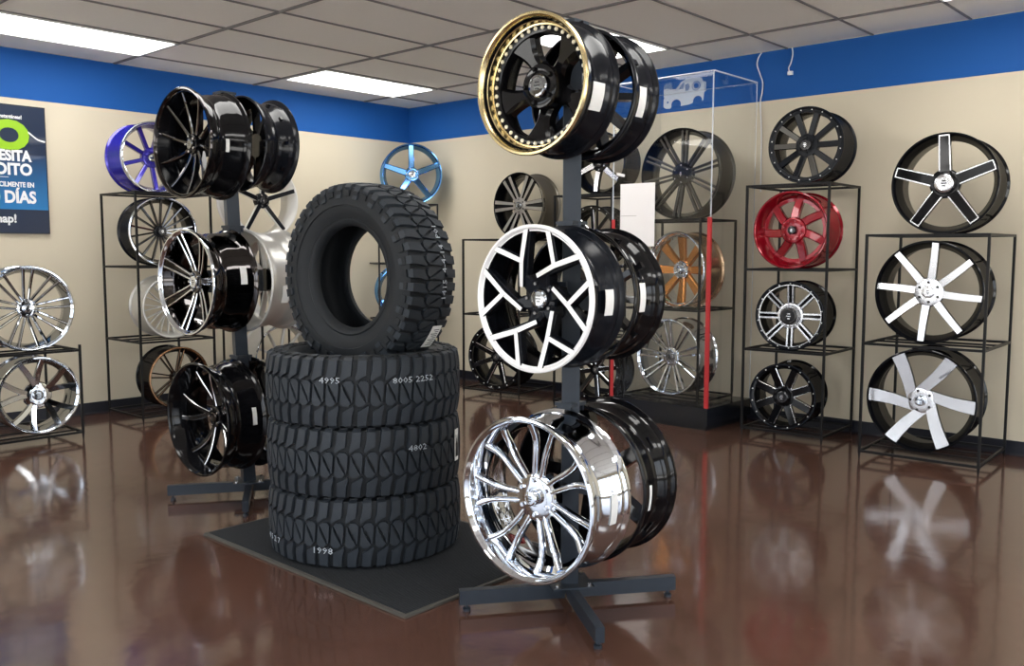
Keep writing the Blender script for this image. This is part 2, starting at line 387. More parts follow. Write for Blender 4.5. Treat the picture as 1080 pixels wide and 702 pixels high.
# ------------------------------------------------------------------ wheels
def S(n): return n
def wheel(name, label, face, phi, R, W, rim='mblack', lip=None, lipdep=0.018, spokes=None, hub=None, cap=None, lugs=5,
          group=None, rivets=None, stick=None, hubz=-0.05, hubr=0.062, capr=0.03, capmat='cap', capz=None, hubmat='gblack', pcd=0.052,
          lugmat='nut', category='wheel rim', inner=None, hubd=0.05, barrel=0.0, seatw=0.0):
    """face: world centre of the outer face plane; phi: world heading (deg) the face looks to."""
    n = Vector((math.cos(R_(phi)), math.sin(R_(phi)), 0))
    c = Vector(face) - n * (W / 2)
    root = empty(name, (c.x, c.y, c.z - R), R_(phi))
    tag(root, label, category, group)
    # wheel plane (x right, y up, z out of the face) -> root frame (X out, Y right, Z up)
    XF = Matrix(((0, 0, 1, W / 2), (1, 0, 0, 0), (0, 1, 0, R), (0, 0, 0, 1)))
    q = R / 0.25
    # barrel, with drop centre, bead seats and flanges
    bt = barrel
    outp = [(R - 0.003, -0.002), (R, -0.005), (R, -0.011), (R - 0.006, -0.015), (R - 0.013 - bt, -0.022), (R - 0.015 - bt, -0.048), (R - 0.018 - bt, -0.054),
            (R - 0.034 - bt, -0.078), (R - 0.036 - bt, -0.104), (R - 0.022, -0.128), (R - 0.020, -(W - 0.058)), (R - 0.0145, -(W - 0.050)),
            (R - 0.013, -(W - 0.022)), (R - 0.006, -(W - 0.015)), (R, -(W - 0.011)), (R, -(W - 0.005)), (R - 0.003, -(W - 0.002))]
    inp = [(R - 0.010, -(W - 0.001)), (R - 0.021, -(W - 0.018)), (R - 0.024, -(W - 0.052)), (R - 0.030, -(W - 0.066)), (R - 0.031, -0.125),
           (R - 0.044 - bt, -0.106), (R - 0.043 - bt, -0.074), (R - 0.028 - bt, -0.050), (R - 0.023 - bt, -0.020), (R - 0.011, -0.002)]
    nin = len(outp)
    bm = bmesh.new()
    inner = inner or {'gblack': 'inner', 'sblack': 'inner', 'mblack': 'inner', 'gun': 'inner', 'taupe': 'inner'}.get(rim)
    inm = 1 if inner else 0
    lathe(bm, outp + inp, 112, mifn=lambda j: inm if j >= nin else 0)
    finish_bm(bm, 'rim', [rim, inner or rim], root, XF, sharp=40)
    if lip:
        bm = bmesh.new(); L = lipdep
        prof = [(R + 0.0008, -0.012), (R + 0.0012, -0.004), (R - 0.002, 0.0005), (R - 0.009, 0.001), (R - 0.014, -0.004), (R - 0.018 , -0.012)]
        if L > 0.03: prof += [(R - 0.021, -0.022), (R - 0.026, -0.026), (R - 0.029, -L), (R - 0.034, -L - 0.001), (R - 0.034, -L - 0.008), (R - 0.027, -L - 0.008)]
        else: prof += [(R - 0.021, -L), (R - 0.017, -L - 0.001)]
        prof += [(R - 0.010, -0.013)]
        lathe(bm, prof, 112); finish_bm(bm, 'lip', lip, root, XF, sharp=40)
    if rivets:
        cnt, rr, rz, rs, rm = rivets
        for k in range(cnt):
            a = 2 * PI * (k + 0.5) / cnt
            bm = bmesh.new(); disc_lathe(bm, [(0, -0.004), (rs, -0.004), (rs, 0.001), (rs * 0.6, 0.0035), (0, 0.0042)], 8, (rr * math.cos(a), rr * math.sin(a)))
            for v in bm.verts: v.co.z += rz
            finish_bm(bm, 'rivet', rm, root, XF)
    # hub
    bm = bmesh.new(); hz = hubz
    disc_lathe(bm, [(0, hz - hubd), (hubr * 0.96, hz - hubd), (hubr, hz - 0.010), (hubr * 0.93, hz - 0.002), (hubr * 0.80, hz), (capr * 1.25, hz), (capr * 1.2, hz - 0.004), (0, hz - 0.004)], 48)
    h = finish_bm(bm, 'hub', hubmat, root, XF)
    for k in range(lugs):
        a = 2 * PI * (k + 0.25) / lugs + 0.3
        bm = bmesh.new(); px, py = pcd * math.cos(a), pcd * math.sin(a)
        disc_lathe(bm, [(0, hz - 0.01), (0.0085, hz - 0.01), (0.0085, hz + 0.006), (0.006, hz + 0.010), (0, hz + 0.010)], 6, (px, py))
        finish_bm(bm, 'lug_nut', lugmat, h, XF)
    cz = capz if capz is not None else hz
    bm = bmesh.new()
    disc_lathe(bm, [(0, hz - 0.004), (capr, hz - 0.004), (capr, cz + 0.008), (capr * 0.9, cz + 0.012), (capr * 0.74, cz + 0.013), (capr * 0.70, cz + 0.0115), (0, cz + 0.0125)], 40)
    cp = finish_bm(bm, 'centre_cap', capmat, h, XF)
    # raised badge on the cap: a small shield with two bars
    bm = bmesh.new(); s_ = capr * 0.5
    for px, py, w_, h_ in ((0, -s_ * 0.55, s_ * 0.7, s_ * 0.28), (0, 0, s_ * 1.1, s_ * 0.28), (0, s_ * 0.55, s_ * 0.8, s_ * 0.28)):
        box(bm, (px, py, cz + 0.0128), (w_, h_, 0.003))
    finish_bm(bm, 'cap_badge', 'mach' if capmat in ('cap', 'gblack') else 'cap', cp, XF, smooth=False)
    if spokes: spokes(root, XF, R, W)
    if stick:
        for (ang, z, w, hgt) in stick:   # centre angle (deg), z centre (negative inward), width along z, height along the arc
            rr = R - 0.0185
            bm = bmesh.new(); n_ = 10; dr = 0.0025
            a0 = R_(ang) - hgt / 2 / rr; a1 = R_(ang) + hgt / 2 / rr
            prof = [(rr, z - w / 2), (rr, z + w / 2), (rr + dr, z + w / 2), (rr + dr, z - w / 2)]
            lathe(bm, prof, n_, a0=a0, a1=a1)
            lb = finish_bm(bm, 'barrel_label', 'label', root, XF)
    return root

def pol(r, a): return (r * math.cos(a), r * math.sin(a))

def radial(n, start, r0, w0, w1, z0, z1, d=0.03, d1=None, r1=None, swirl=0.0, curve=0.0, gap0=0.0, gap1=0.0, top='mach', side='gblack',
           bev=0.004, shape=1.0, mid=None, ns=8, taper=0.0, cham=None, flare=0.0, alt=None, tops=None, sides=None, bridge=0.0):
    """n straight or swirled spokes; gap0/gap1 > 0 gives twin spokes. tops: per-spoke face material."""
    def build(root, XF, R, W):
        re = r1 if r1 is not None else R - 0.024
        for k in range(n):
            a = R_(start) + 2 * PI * k / n
            bm = bmesh.new()
            pair = (-1, 1) if (gap1 or gap0) else (0,)
            for sg in pair:
                st = []
                for i in range(ns):
                    t = i / (ns - 1); r = r0 + (re - r0) * t
                    aa = a + R_(swirl) * t + R_(curve) * math.sin(PI * t)
                    g = gap0 + (gap1 - gap0) * t
                    z = z0 + (z1 - z0) * (t ** shape)
                    w = w0 + (w1 - w0) * t
                    if flare and t > 0.8: w += flare * (t - 0.8) / 0.2
                    x, y = pol(r, aa)
                    x += -math.sin(aa) * g * sg; y += math.cos(aa) * g * sg
                    st.append((x, y, w, z, d + ((d1 if d1 is not None else d) - d) * t))
                loft(bm, st, bev, 0, 1, 2 if cham else 1, taper)
            if bridge and len(pair) == 2:   # dark web between twin spokes
                st = []
                for i in range(ns):
                    t = i / (ns - 1); r = r0 + (re - r0) * t; aa = a + R_(swirl) * t + R_(curve) * math.sin(PI * t)
                    g = gap0 + (gap1 - gap0) * t; x, y = pol(r, aa)
                    st.append((x, y, max(g, 0.001), z0 + (z1 - z0) * (t ** shape) - bridge, d * 0.4))
                loft(bm, st, 0.001, 1, 1)
            tp = tops[k % len(tops)] if tops else top
            ms = [tp, side] + ([cham] if cham else [])
            finish_bm(bm, 'spoke', ms, root, XF)
    return build

def combine(*fs):
    def build(root, XF, R, W):
        for f in fs: f(root, XF, R, W)
    return build

def ring(name, r0, r1, z0, z1, m_, segs=96):
    """flat ring part (outer radius r1, inner r0) between z0 and z1"""
    def build(root, XF, R, W):
        bm = bmesh.new(); lathe(bm, [(r0, z0), (r0, z1), (r1, z1), (r1, z0)], segs); finish_bm(bm, name, m_, root, XF)
    return build

def ysplit(n, start):
    """the bright offset Y spokes of the large front wheel"""
    def build(root, XF, R, W):
        for k in range(n):
            a = R_(start) - 2 * PI * k / n
            A = Vector(pol(0.31 * R, a)); Bp = Vector(pol(0.56 * R, a - R_(36))); C1 = Vector(pol(0.965 * R, a - R_(53))); D1 = Vector(pol(0.965 * R, a - R_(15)))
            bm = bmesh.new()
            def seg(p, q_, w0, w1, z0, z1, dd, nn=5):
                st = []
                for i in range(nn):
                    t = i / (nn - 1); pt = p.lerp(q_, t)
                    st.append((pt.x, pt.y, w0 + (w1 - w0) * t, z0 + (z1 - z0) * t, dd))
                loft(bm, st, 0.002, 0, 1)
            seg(A, Bp, 0.0092, 0.0105, -0.024, -0.012, 0.032)
            seg(Bp, C1, 0.0105, 0.0115, -0.012, -0.003, 0.032)
            seg(Bp, D1, 0.0098, 0.0112, -0.0122, -0.0032, 0.032)
            finish_bm(bm, 'spoke', ['machw', 'sblack'], root, XF)
            # satin black body under the bright face
            bm = bmesh.new()
            O = Vector(pol(0.12 * R, a - R_(10)))
            st = []
            for i in range(6):
                t = i / 5; pt = O.lerp(A.lerp(Bp, 0.35), t)
                st.append((pt.x, pt.y, 0.030 - 0.010 * t, -0.048 + 0.022 * t, 0.05))
            loft(bm, st, 0.008, 0, 0)
            st = []
            for i in range(6):
                t = i / 5; pt = A.lerp(Bp, 0.1).lerp(Bp.lerp(C1, 0.9), t); tt = t
                st.append((pt.x, pt.y, 0.014, -0.032 + 0.020 * t, 0.032))
            loft(bm, st, 0.003, 0, 0)
            st = []
            for i in range(5):
                t = i / 4; pt = Bp.lerp(D1, t)
                st.append((pt.x, pt.y, 0.013, -0.019 + 0.010 * t, 0.03))
            loft(bm, st, 0.003, 0, 0)
            finish_bm(bm, 'spoke_body', 'sblack', root, XF)
    return build

def vspokes(n, start, r0, half, w, z0, z1, top='mach', side='gblack', shape=1.6, r1=None, bendd=8, cham=None):
    """each spoke splits from the hub into two curved legs"""
    def build(root, XF, R, W):
        re = r1 or (R - 0.034)
        for k in range(n):
            a = R_(start) + 2 * PI * k / n
            bm = bmesh.new()
            for sg in (-1, 1):
                st = []
                for i in range(9):
                    t = i / 8; r = r0 + (re - r0) * t
                    aa = a + sg * R_(half) * (t ** 0.8) * (1 - 0.25 * t) + R_(bendd) * math.sin(PI * t) * 0.5
                    x, y = pol(r, aa)
                    st.append((x, y, w * (1 - 0.15 * t), z0 + (z1 - z0) * t ** shape, 0.035 - 0.01 * t))
                loft(bm, st, 0.0032 if cham else 0.0025, 0, 1, 2 if cham else 1)
            finish_bm(bm, 'spoke', [top, side] + ([cham] if cham else []), root, XF)
    return build

# ---------------- display stands
def stand(name, label, base, top, heights, ang):
    """pole with cross feet; hangers at the wheel heights"""
    root = empty(name, (base[0], base[1], 0)); tag(root, label, 'display stand', 'pole stands with hanging wheels')
    lx, ly = top[0] - base[0], top[1] - base[1]; zt = top[2]
    def at(z): return Vector((lx * z / zt, ly * z / zt, z))
    bm = bmesh.new(); bar(bm, at(0.08), at(zt), 0.062); bevel(bm, 0.004); finish_bm(bm, 'pole', 'stand', root)
    bm = bmesh.new(); bar(bm, at(zt), at(zt + 0.006), 0.068); bevel(bm, 0.002); finish_bm(bm, 'pole_cap', 'gblack', root)
    for k in range(4):
        a = R_(ang) + k * PI / 2; d = Vector((math.cos(a), math.sin(a), 0))
        bm = bmesh.new(); p0 = d * 0.02; p1 = d * 0.40
        v = bar(bm, p0 + Vector((0, 0, 0.052)), p1 + Vector((0, 0, 0.052)), 0.030, 0.052); bevel(bm, 0.003)
        f = finish_bm(bm, 'foot_arm', 'stand', root)
        bm = bmesh.new(); e = d * 0.375
        disc_lathe(bm, [(0, 0), (0.014, 0), (0.014, 0.010), (0.006, 0.013), (0.006, 0.028), (0, 0.028)], 14, (e.x, e.y))
        finish_bm(bm, 'levelling_foot', 'stand', f)
    bm = bmesh.new(); box(bm, (0, 0, 0.081), (0.15, 0.15, 0.006), Matrix.Rotation(R_(ang), 3, 'Z')); bevel(bm, 0.002)
    pl = finish_bm(bm, 'base_plate', 'stand', root)
    for sx in (-1, 1):
        for sy in (-1, 1):
            v = Matrix.Rotation(R_(ang), 3, 'Z') @ Vector((sx * 0.058, sy * 0.058, 0))
            bm = bmesh.new(); disc_lathe(bm, [(0, 0.084), (0.008, 0.084), (0.008, 0.091), (0.005, 0.094), (0, 0.094)], 6, (v.x, v.y)); finish_bm(bm, 'bolt', 'nut', pl)
    return root, at

N2 = Vector((math.cos(R_(2)), math.sin(R_(2)), 0))
RSB = (3.735, 5.118); LSB = (3.735, 2.985)
rs, rat = stand('wheel_stand', 'black pole stand in front holding the gold-lipped wheel on top', RSB, (3.728, 5.112, 2.04), None, -37)
ls, lat = stand('wheel_stand', 'black pole stand behind the tyre stack, slightly leaning', LSB, (3.80, 2.965, 1.99), None, -34)
def hanger(root, at, base, z, r, nearf, farf, depth=0.11):
    """short shaft through the pole towards each hub, with a plate at the end and a clip over the flange"""
    p = at(z)
    for sgn, reach in ((1, nearf), (-1, farf)):
        bm = bmesh.new(); a = p + N2 * sgn * 0.025; b = p + N2 * sgn * reach
        bar(bm, a, b, 0.032); e = b
        rot = Matrix.Rotation(R_(2), 3, 'Z')
        box(bm, e, (0.010, 0.11, 0.11), rot); bevel(bm, 0.002)
        finish_bm(bm, 'hanger_arm', 'stand', root)
    # clip seen over the wheels
    bm = bmesh.new(); rot = Matrix.Rotation(R_(2), 3, 'Z'); t = at(z + r + 0.012)
    box(bm, t, (0.085, 0.075, 0.012), rot)
    for sgn in (-1, 1): box(bm, t + N2 * sgn * 0.036 + Vector((0, 0, -0.012)), (0.010, 0.06, 0.03), rot)
    bevel(bm, 0.002)
    finish_bm(bm, 'flange_clip', 'stand', root)

def axis_pt(pole, z, L):
    return (pole[0] + N2.x * L, pole[1] + N2.y * L, z)
PR = (3.72, 5.12); PL = (3.69, 2.97)

# --- front stand, top: gold lip
def gold_spokes(root, XF, R, W):
    for k in range(5):
        a = R_(120) - 2 * PI * k / 5
        bm = bmesh.new(); st = []
        for i in range(12):
            t = i / 11; r = 0.045 + (R - 0.046 - 0.045) * t
            w = 0.037 - 0.013 * math.sin(PI * min(t / 0.9, 1)) + 0.020 * max(0, t - 0.35) ** 1.2 / 0.65 ** 1.2
            x, y = pol(r, a); st.append((x, y, w, -0.100 + 0.042 * t ** 0.8, 0.045))
        loft(bm, st, 0.012, 0, 0); finish_bm(bm, 'spoke', 'gblack', root, XF, sharp=25)
    bm = bmesh.new(); lathe(bm, [(R - 0.060, -0.064), (R - 0.056, -0.058), (R - 0.048, -0.075), (R - 0.062, -0.085)], 96); finish_bm(bm, 'spoke_ring', 'gblack', root, XF)
    # rivet flange ring
    bm = bmesh.new(); lathe(bm, [(R - 0.058, -0.062), (R - 0.056, -0.055), (R - 0.046, -0.052), (R - 0.030, -0.052), (R - 0.030, -0.066), (R - 0.056, -0.068)], 112)
    finish_bm(bm, 'rivet_flange', 'gblack', root, XF)
wheel('alloy_wheel', 'black five-spoke wheel with deep polished gold lip hanging at the top of the front stand', axis_pt(PR, 1.809, 0.255), 2, 0.228, 0.19,
      rim='mblack', lip='gold', lipdep=0.046, spokes=gold_spokes, hubr=0.075, hubz=-0.052, capr=0.038, lugs=5, pcd=0.057,
      rivets=(40, 0.228 - 0.0425, -0.0505, 0.0072, 'goldp'), stick=[(-14, -0.095, 0.062, 0.088)], group='wheels hanging on the front stand', hubmat='gblack', lugmat='gblack', capmat='dchrome')
# --- front stand, top rear
wheel('alloy_wheel', 'all-black wheel hanging behind the gold-lipped wheel, only its barrel showing', axis_pt(PR, 1.809, -0.183), 182, 0.225, 0.155,
      rim='mblack', spokes=radial(10, 5, 0.05, 0.014, 0.011, -0.06, -0.03, 0.06, top='sblack', side='sblack'), stick=[(190, -0.085, 0.05, 0.10)],
      group='wheels hanging on the front stand')
# --- front stand, middle
wheel('alloy_wheel', 'black wheel with bright white split spokes hanging in the middle of the front stand', axis_pt(PR, 1.111, 0.237), 2, 0.247, 0.195,
      rim='sblack', lip='machw', lipdep=0.010, spokes=ysplit(6, 150), hubr=0.066, hubz=-0.044, capr=0.034, capmat='dchrome', lugs=5, hubmat='sblack', lugmat='cap',
      stick=[(-2, -0.12, 0.045, 0.085)], group='wheels hanging on the front stand')
wheel('alloy_wheel', 'gloss black wheel hanging behind the white split-spoke wheel on the front stand', axis_pt(PR, 1.111, -0.217), 182, 0.242, 0.195,
      rim='gblack', spokes=radial(10, 5, 0.05, 0.012, 0.010, -0.06, -0.03, 0.05, top='gblack', side='gblack'), stick=[(180, -0.13, 0.045, 0.10)],
      group='wheels hanging on the front stand')
# --- front stand, bottom
def chrome_spokes(root, XF, R, W):
    for k in range(14):
        a = R_(97) + 2 * PI * k / 14
        bm = bmesh.new(); st = []
        for i in range(11):
            t = i / 10; r = 0.055 + (R - 0.030 - 0.055) * t
            aa = a + R_(5 if k % 2 else -5) * (math.sin(PI * t * 0.9)) - R_(4) * t
            x, y = pol(r, aa)
            z = -0.062 + 0.012 * math.sin(PI * t * 0.6) - 0.005 * t + (0.022 * (t - 0.75) / 0.25 if t > 0.75 else 0)
            st.append((x, y, 0.0078 + 0.0030 * t, z, 0.024))
        loft(bm, st, 0.006, 0, 0); finish_bm(bm, 'spoke', 'chrome', root, XF, sharp=60)
wheel('alloy_wheel', 'large bright chrome many-spoke wheel hanging lowest on the front stand', axis_pt(PR, 0.435, 0.279), 2, 0.283, 0.228,
      rim='chrome', lip='chrome', lipdep=0.014, spokes=chrome_spokes, hubr=0.085, hubz=-0.060, capr=0.026, capz=-0.045, capmat='chrome', hubmat='chrome', lugs=6, pcd=0.06, lugmat='chrome',
      stick=[(-3, -0.15, 0.035, 0.10)], group='wheels hanging on the front stand')
wheel('alloy_wheel', 'gloss black wheel hanging low behind the large chrome wheel', axis_pt(PR, 0.435, -0.241), 182, 0.288, 0.215,
      rim='gblack', spokes=radial(5, 0, 0.05, 0.03, 0.022, -0.06, -0.02, 0.05, top='gblack', side='gblack'), stick=[(184, -0.165, 0.035, 0.09)],
      group='wheels hanging on the front stand')
hanger(rs, rat, RSB, 1.809, 0.225, 0.10, 0.075); hanger(rs, rat, RSB, 1.111, 0.244, 0.10, 0.10); hanger(rs, rat, RSB, 0.435, 0.285, 0.13, 0.10)

# --- rear stand
wheel('alloy_wheel', 'gloss black thin-spoke wheel hanging at the top of the rear stand', axis_pt(PL, 1.781, 0.362), 2, 0.262, 0.225,
      rim='gblack', lip='bchrome', lipdep=0.012, spokes=radial(10, 98, 0.04, 0.010, 0.006, -0.065, -0.018, 0.035, 0.02, top='bchrome', side='gblack', bev=0.004, swirl=-6, shape=1.7, cham='dchrome'),
      hubz=-0.055, hubr=0.05, capr=0.026, capmat='dchrome', lugs=5, pcd=0.038, stick=[(-5, -0.10, 0.018, 0.06)], group='wheels hanging on the rear stand')
wheel('alloy_wheel', 'black wheel hanging behind the topmost wheel of the rear stand, only its barrel showing', axis_pt(PL, 1.805, -0.155), 182, 0.238, 0.20,
      rim='mblack', spokes=radial(10, 0, 0.04, 0.011, 0.009, -0.06, -0.03, 0.04, top='gblack', side='gblack'), group='wheels hanging on the rear stand', barrel=0.006)
wheel('alloy_wheel', 'black chrome wheel with bright double-spoke edges in the middle of the rear stand', axis_pt(PL, 1.117, 0.365), 2, 0.258, 0.25,
      rim='bchrome', lip='chrome', lipdep=0.014, spokes=radial(7, 105, 0.045, 0.0058, 0.0055, -0.062, -0.012, 0.030, 0.02, gap0=0.011, gap1=0.0215, top='chrome', side='bchrome', bev=0.003, shape=1.3, bridge=0.010, cham='chrome'),
      hubz=-0.055, hubr=0.058, capr=0.030, capmat='chrome', lugs=5, pcd=0.042, stick=[(8, -0.175, 0.035, 0.085)], group='wheels hanging on the rear stand', hubmat='bchrome')
wheel('alloy_wheel', 'silver wheel hanging behind the black chrome double-spoke wheel, beside the upright tyre', axis_pt(PL, 1.117, -0.19), 182, 0.262, 0.235,
      rim='silver', spokes=radial(12, 0, 0.045, 0.007, 0.006, -0.06, -0.03, 0.03, top='silver', side='silver'), stick=[(196, -0.14, 0.04, 0.09)], group='wheels hanging on the rear stand')
wheel('alloy_wheel', 'deep-dish black wheel with silver-edged split spokes hanging lowest on the rear stand', axis_pt(PL, 0.437, 0.325), 2, 0.283, 0.222,
      rim='gblack', lip='gblack', lipdep=0.016, spokes=vspokes(5, 100, 0.035, 19, 0.0125, -0.110, -0.060, top='gblack', side='gblack', bendd=10, r1=0.245, cham='mach'),
      hubz=-0.10, hubr=0.055, capr=0.028, capmat='bchrome', lugs=5, pcd=0.042, stick=[(6, -0.165, 0.035, 0.085)], group='wheels hanging on the rear stand', inner='gblack')
wheel('alloy_wheel', 'black wheel hanging low on the rear stand, tucked behind the tyre stack', axis_pt(PL, 0.437, -0.20), 182, 0.285, 0.21,
      rim='gblack', spokes=radial(7, 0, 0.045, 0.014, 0.012, -0.06, -0.03, 0.04, top='gblack', side='gblack'), group='wheels hanging on the rear stand')
hanger(ls, lat, LSB, 1.781, 0.252, 0.12, 0.09); hanger(ls, lat, LSB, 1.117, 0.260, 0.14, 0.12); hanger(ls, lat, LSB, 0.437, 0.284, 0.10, 0.10)

# ------------------------------------------------------------------ racks
RT = 0.0145
def rack(label, FL, phi, w, d, levels, z0=0.0, cradle=(0.30, 0.14), top=None):
    """FL: front-left corner on the ground; phi: heading of the front; cradle: front inset and spacing of the two rails under the wheels"""
    nrm = Vector((math.cos(R_(phi)), math.sin(R_(phi)), 0)); rt = Vector((-nrm.y, nrm.x, 0))
    root = empty('display_rack', (FL[0], FL[1], z0), R_(phi)); tag(root, label, 'display rack', 'black wire wheel racks along the walls')
    # local frame: X = front normal, Y = right; FL at origin
    zt = levels[-1] - z0 + (top or 0)
    C = [(0, 0), (0, w), (-d, 0), (-d, w)]
    for cx, cy in C:
        bm = bmesh.new(); bar(bm, (cx, cy, 0.045), (cx, cy, zt + RT / 2), RT)
        disc_lathe(bm, [(0, 0), (0.004, 0), (0.0085, 0.045), (0, 0.045)], 10, (cx, cy))
        finish_bm(bm, 'post', 'steel', root, smooth=False)
    h = RT / 2
    for z in levels:
        zz = z - z0; bm = bmesh.new()
        bar(bm, (0, h, zz), (0, w - h, zz), RT); bar(bm, (-d, h, zz), (-d, w - h, zz), RT)
        bar(bm, (-h, 0, zz), (-d + h, 0, zz), RT); bar(bm, (-h, w, zz), (-d + h, w, zz), RT)
        for u in (cradle[0], cradle[0] + cradle[1]): bar(bm, (-u, h, zz + 0.00175), (-u, w - h, zz + 0.00175), 0.011)
        finish_bm(bm, 'shelf', 'steel', root, smooth=False)
    return root

ZA = (0.053, 0.712, 1.361); ZT = (0.057, 0.599, 1.142, 1.700)
rack('black wire rack at the far right with three large black-rimmed wheels', (0.771, 5.007), 2.5, 0.664, 0.651, ZA, cradle=(0.21, 0.16))
rack('tall black wire rack carrying the red wheel', (0.60, 4.124), 2.5, 0.559, 0.545, ZT, cradle=(0.10, 0.16))
rack('tall black wire rack on the left wall carrying the violet-blue wheel', (3.226, 0.733), 90, 0.58, 0.56, (0.051, 0.599, 1.146, 1.685), cradle=(0.17, 0.15))
rack('black wire rack inside the clear acrylic case', (0.60, 3.13), 0, 0.64, 0.50, (0.185, 0.84, 1.49), z0=0.16, cradle=(0.12, 0.14))
rack('tall black wire rack directly behind the front stand pole, left of the acrylic case', (0.60, 2.44), 0, 0.56, 0.56, ZT, cradle=(0.12, 0.14))
rack('lower black wire rack between the corner and the front stand, grey wheel on top', (0.635, 1.427), 8, 0.59, 0.57, ZA, cradle=(0.20, 0.14))
rack('tall black wire rack in the room corner carrying the blue five-spoke wheel', (0.80, 0.475), 60, 0.56, 0.56, ZT, cradle=(0.12, 0.14))
rack('black wire rack on the left wall behind the rear stand, white wheel on top', (2.22, 0.73), 90, 0.65, 0.60, ZA, cradle=(0.16, 0.15))
rack('low black wire rack at the far left with two chrome wheels', (4.40, 0.94), 90, 0.66, 0.60, (0.055, 0.607), cradle=(0.10, 0.16), top=0.03)

h = RT / 2
def rw(name, label, xy, phi, R, W, zs, **kw):
    return wheel(name, label, (xy[0], xy[1], zs + h + R), phi, R, W, **kw)

# --- rack A (far right)
def a1_spokes(root, XF, R, W):
    radial(5, 92, 0.05, 0.036, 0.031, -0.030, -0.004, 0.030, top='mach', side='gblack', bev=0.002, shape=0.8, r1=R - 0.008)(root, XF, R, W)
    # black painted inlay on each spoke, leaving a bright outline
    for k in range(5):
        a = R_(92) + 2 * PI * k / 5; bm = bmesh.new(); st = []
        for i in range(8):
            t = i / 7; r = 0.03 + (R - 0.020 - 0.03) * t; x, y = pol(r, a)
            rr = (r - 0.05) / (R - 0.058); z = -0.030 + 0.026 * max(rr, 0.0001) ** 0.8
            st.append((x, y, 0.0275 - 0.0035 * t, z + 0.0022, 0.006))
        loft(bm, st, 0.001, 0, 0); finish_bm(bm, 'spoke_inlay', 'gblack', root, XF)
rw('alloy_wheel', 'black five-spoke wheel with bright spoke outlines on top of the far right rack', (0.60, 5.375), 4, 0.293, 0.315, 1.361,
   rim='gblack', spokes=a1_spokes, hubz=-0.024, hubr=0.086, hubmat='gblack', capr=0.052, capmat='mach', capz=-0.010, lugs=5, pcd=0.056, lugmat='gblack', group='wheels on the far right rack')
rw('alloy_wheel', 'black wheel with eight straight silver spokes, middle shelf of the far right rack', (0.60, 5.312), 3, 0.306, 0.31, 0.712,
   rim='gblack', spokes=radial(8, 126, 0.045, 0.024, 0.0195, -0.022, -0.004, 0.028, top='mach', side='gblack', bev=0.002, swirl=3, r1=0.300),
   hubz=-0.018, hubr=0.088, hubmat='mach', capr=0.034, capmat='mach', capz=-0.012, lugs=6, pcd=0.058, lugmat='gblack', group='wheels on the far right rack')
def a3_spokes(root, XF, R, W):
    for k in range(6):
        a = R_(117) - 2 * PI * k / 6; bm = bmesh.new(); st = []
        for i in range(10):
            t = i / 9; r = 0.04 + (R - 0.008 - 0.04) * t
            p0 = Vector(pol(0.050, a + R_(62))); p1 = Vector(pol(R - 0.008, a)); pt = p0.lerp(p1, t)
            nrm = Vector((-(p1 - p0).y, (p1 - p0).x)).normalized(); pt = pt - nrm * 0.010 * math.sin(PI * t)
            st.append((pt.x, pt.y, 0.029 + 0.012 * t, -0.022 + 0.018 * t, 0.028))
        loft(bm, st, 0.002, 0, 1); sp = finish_bm(bm, 'spoke', ['mach', 'gblack'], root, XF)
        if k == 1:
            tb = text_bm('LEXANI', 0.022, 0.0006, sx=1.1)
            tb.transform(Matrix.Translation((0.215 * math.cos(R_(52)), 0.215 * math.sin(R_(52)), -0.0065)) @ Matrix.Rotation(R_(52 - 14), 4, 'Z'))
            finish_bm(tb, 'spoke_lettering', 'ink', sp, XF, smooth=False)
rw('alloy_wheel', 'black wheel with six broad swirling silver blades, bottom of the far right rack', (0.60, 5.295), 5, 0.312, 0.32, 0.053,
   rim='gblack', spokes=a3_spokes, hubz=-0.018, hubr=0.082, hubmat='mach', capr=0.032, capmat='chrome', capz=-0.012, lugs=5, pcd=0.060, lugmat='gblack', group='wheels on the far right rack')

# --- rack B (red wheel rack)
rw('alloy_wheel', 'black ten-spoke off-road wheel with rivet dots on top of the rack above the red wheel', (0.55, 4.50), 6, 0.245, 0.30, 1.700,
   rim='sblack', lip='sblack', lipdep=0.008, spokes=combine(ring('outer_ring', 0.208, 0.240, -0.022, -0.006, 'sblack'),
   radial(10, 180, 0.04, 0.0175, 0.0190, -0.035, -0.010, 0.035, top='sblack', side='sblack', bev=0.003, tops=['gun', 'sblack', 'sblack', 'gun', 'sblack', 'sblack', 'sblack', 'sblack', 'sblack', 'gun'], r1=0.212)),
   rivets=(20, 0.226, -0.004, 0.0042, 'machw'), hubz=-0.028, hubr=0.076, hubmat='sblack', capr=0.036, capmat='cap', capz=-0.006, lugs=6, pcd=0.048, lugmat='sblack',
   stick=[(28, -0.055, 0.03, 0.09)], group='wheels on the red wheel rack')
rw('alloy_wheel', 'glossy candy red deep-dish wheel on the second shelf down', (0.55, 4.412), 3, 0.256, 0.28, 1.142,
   rim='red', lip='red', lipdep=0.020, spokes=combine(radial(7, 92, 0.05, 0.029, 0.027, -0.058, -0.085, 0.040, top='red', side='red', bev=0.007, swirl=-12, r1=0.228),
   ring('inner_step', 0.190, 0.216, -0.105, -0.085, 'red')),
   hubz=-0.050, hubr=0.088, hubmat='red', capr=0.028, capmat='cap', capz=-0.035, lugs=8, pcd=0.062, lugmat='red', group='wheels on the red wheel rack')
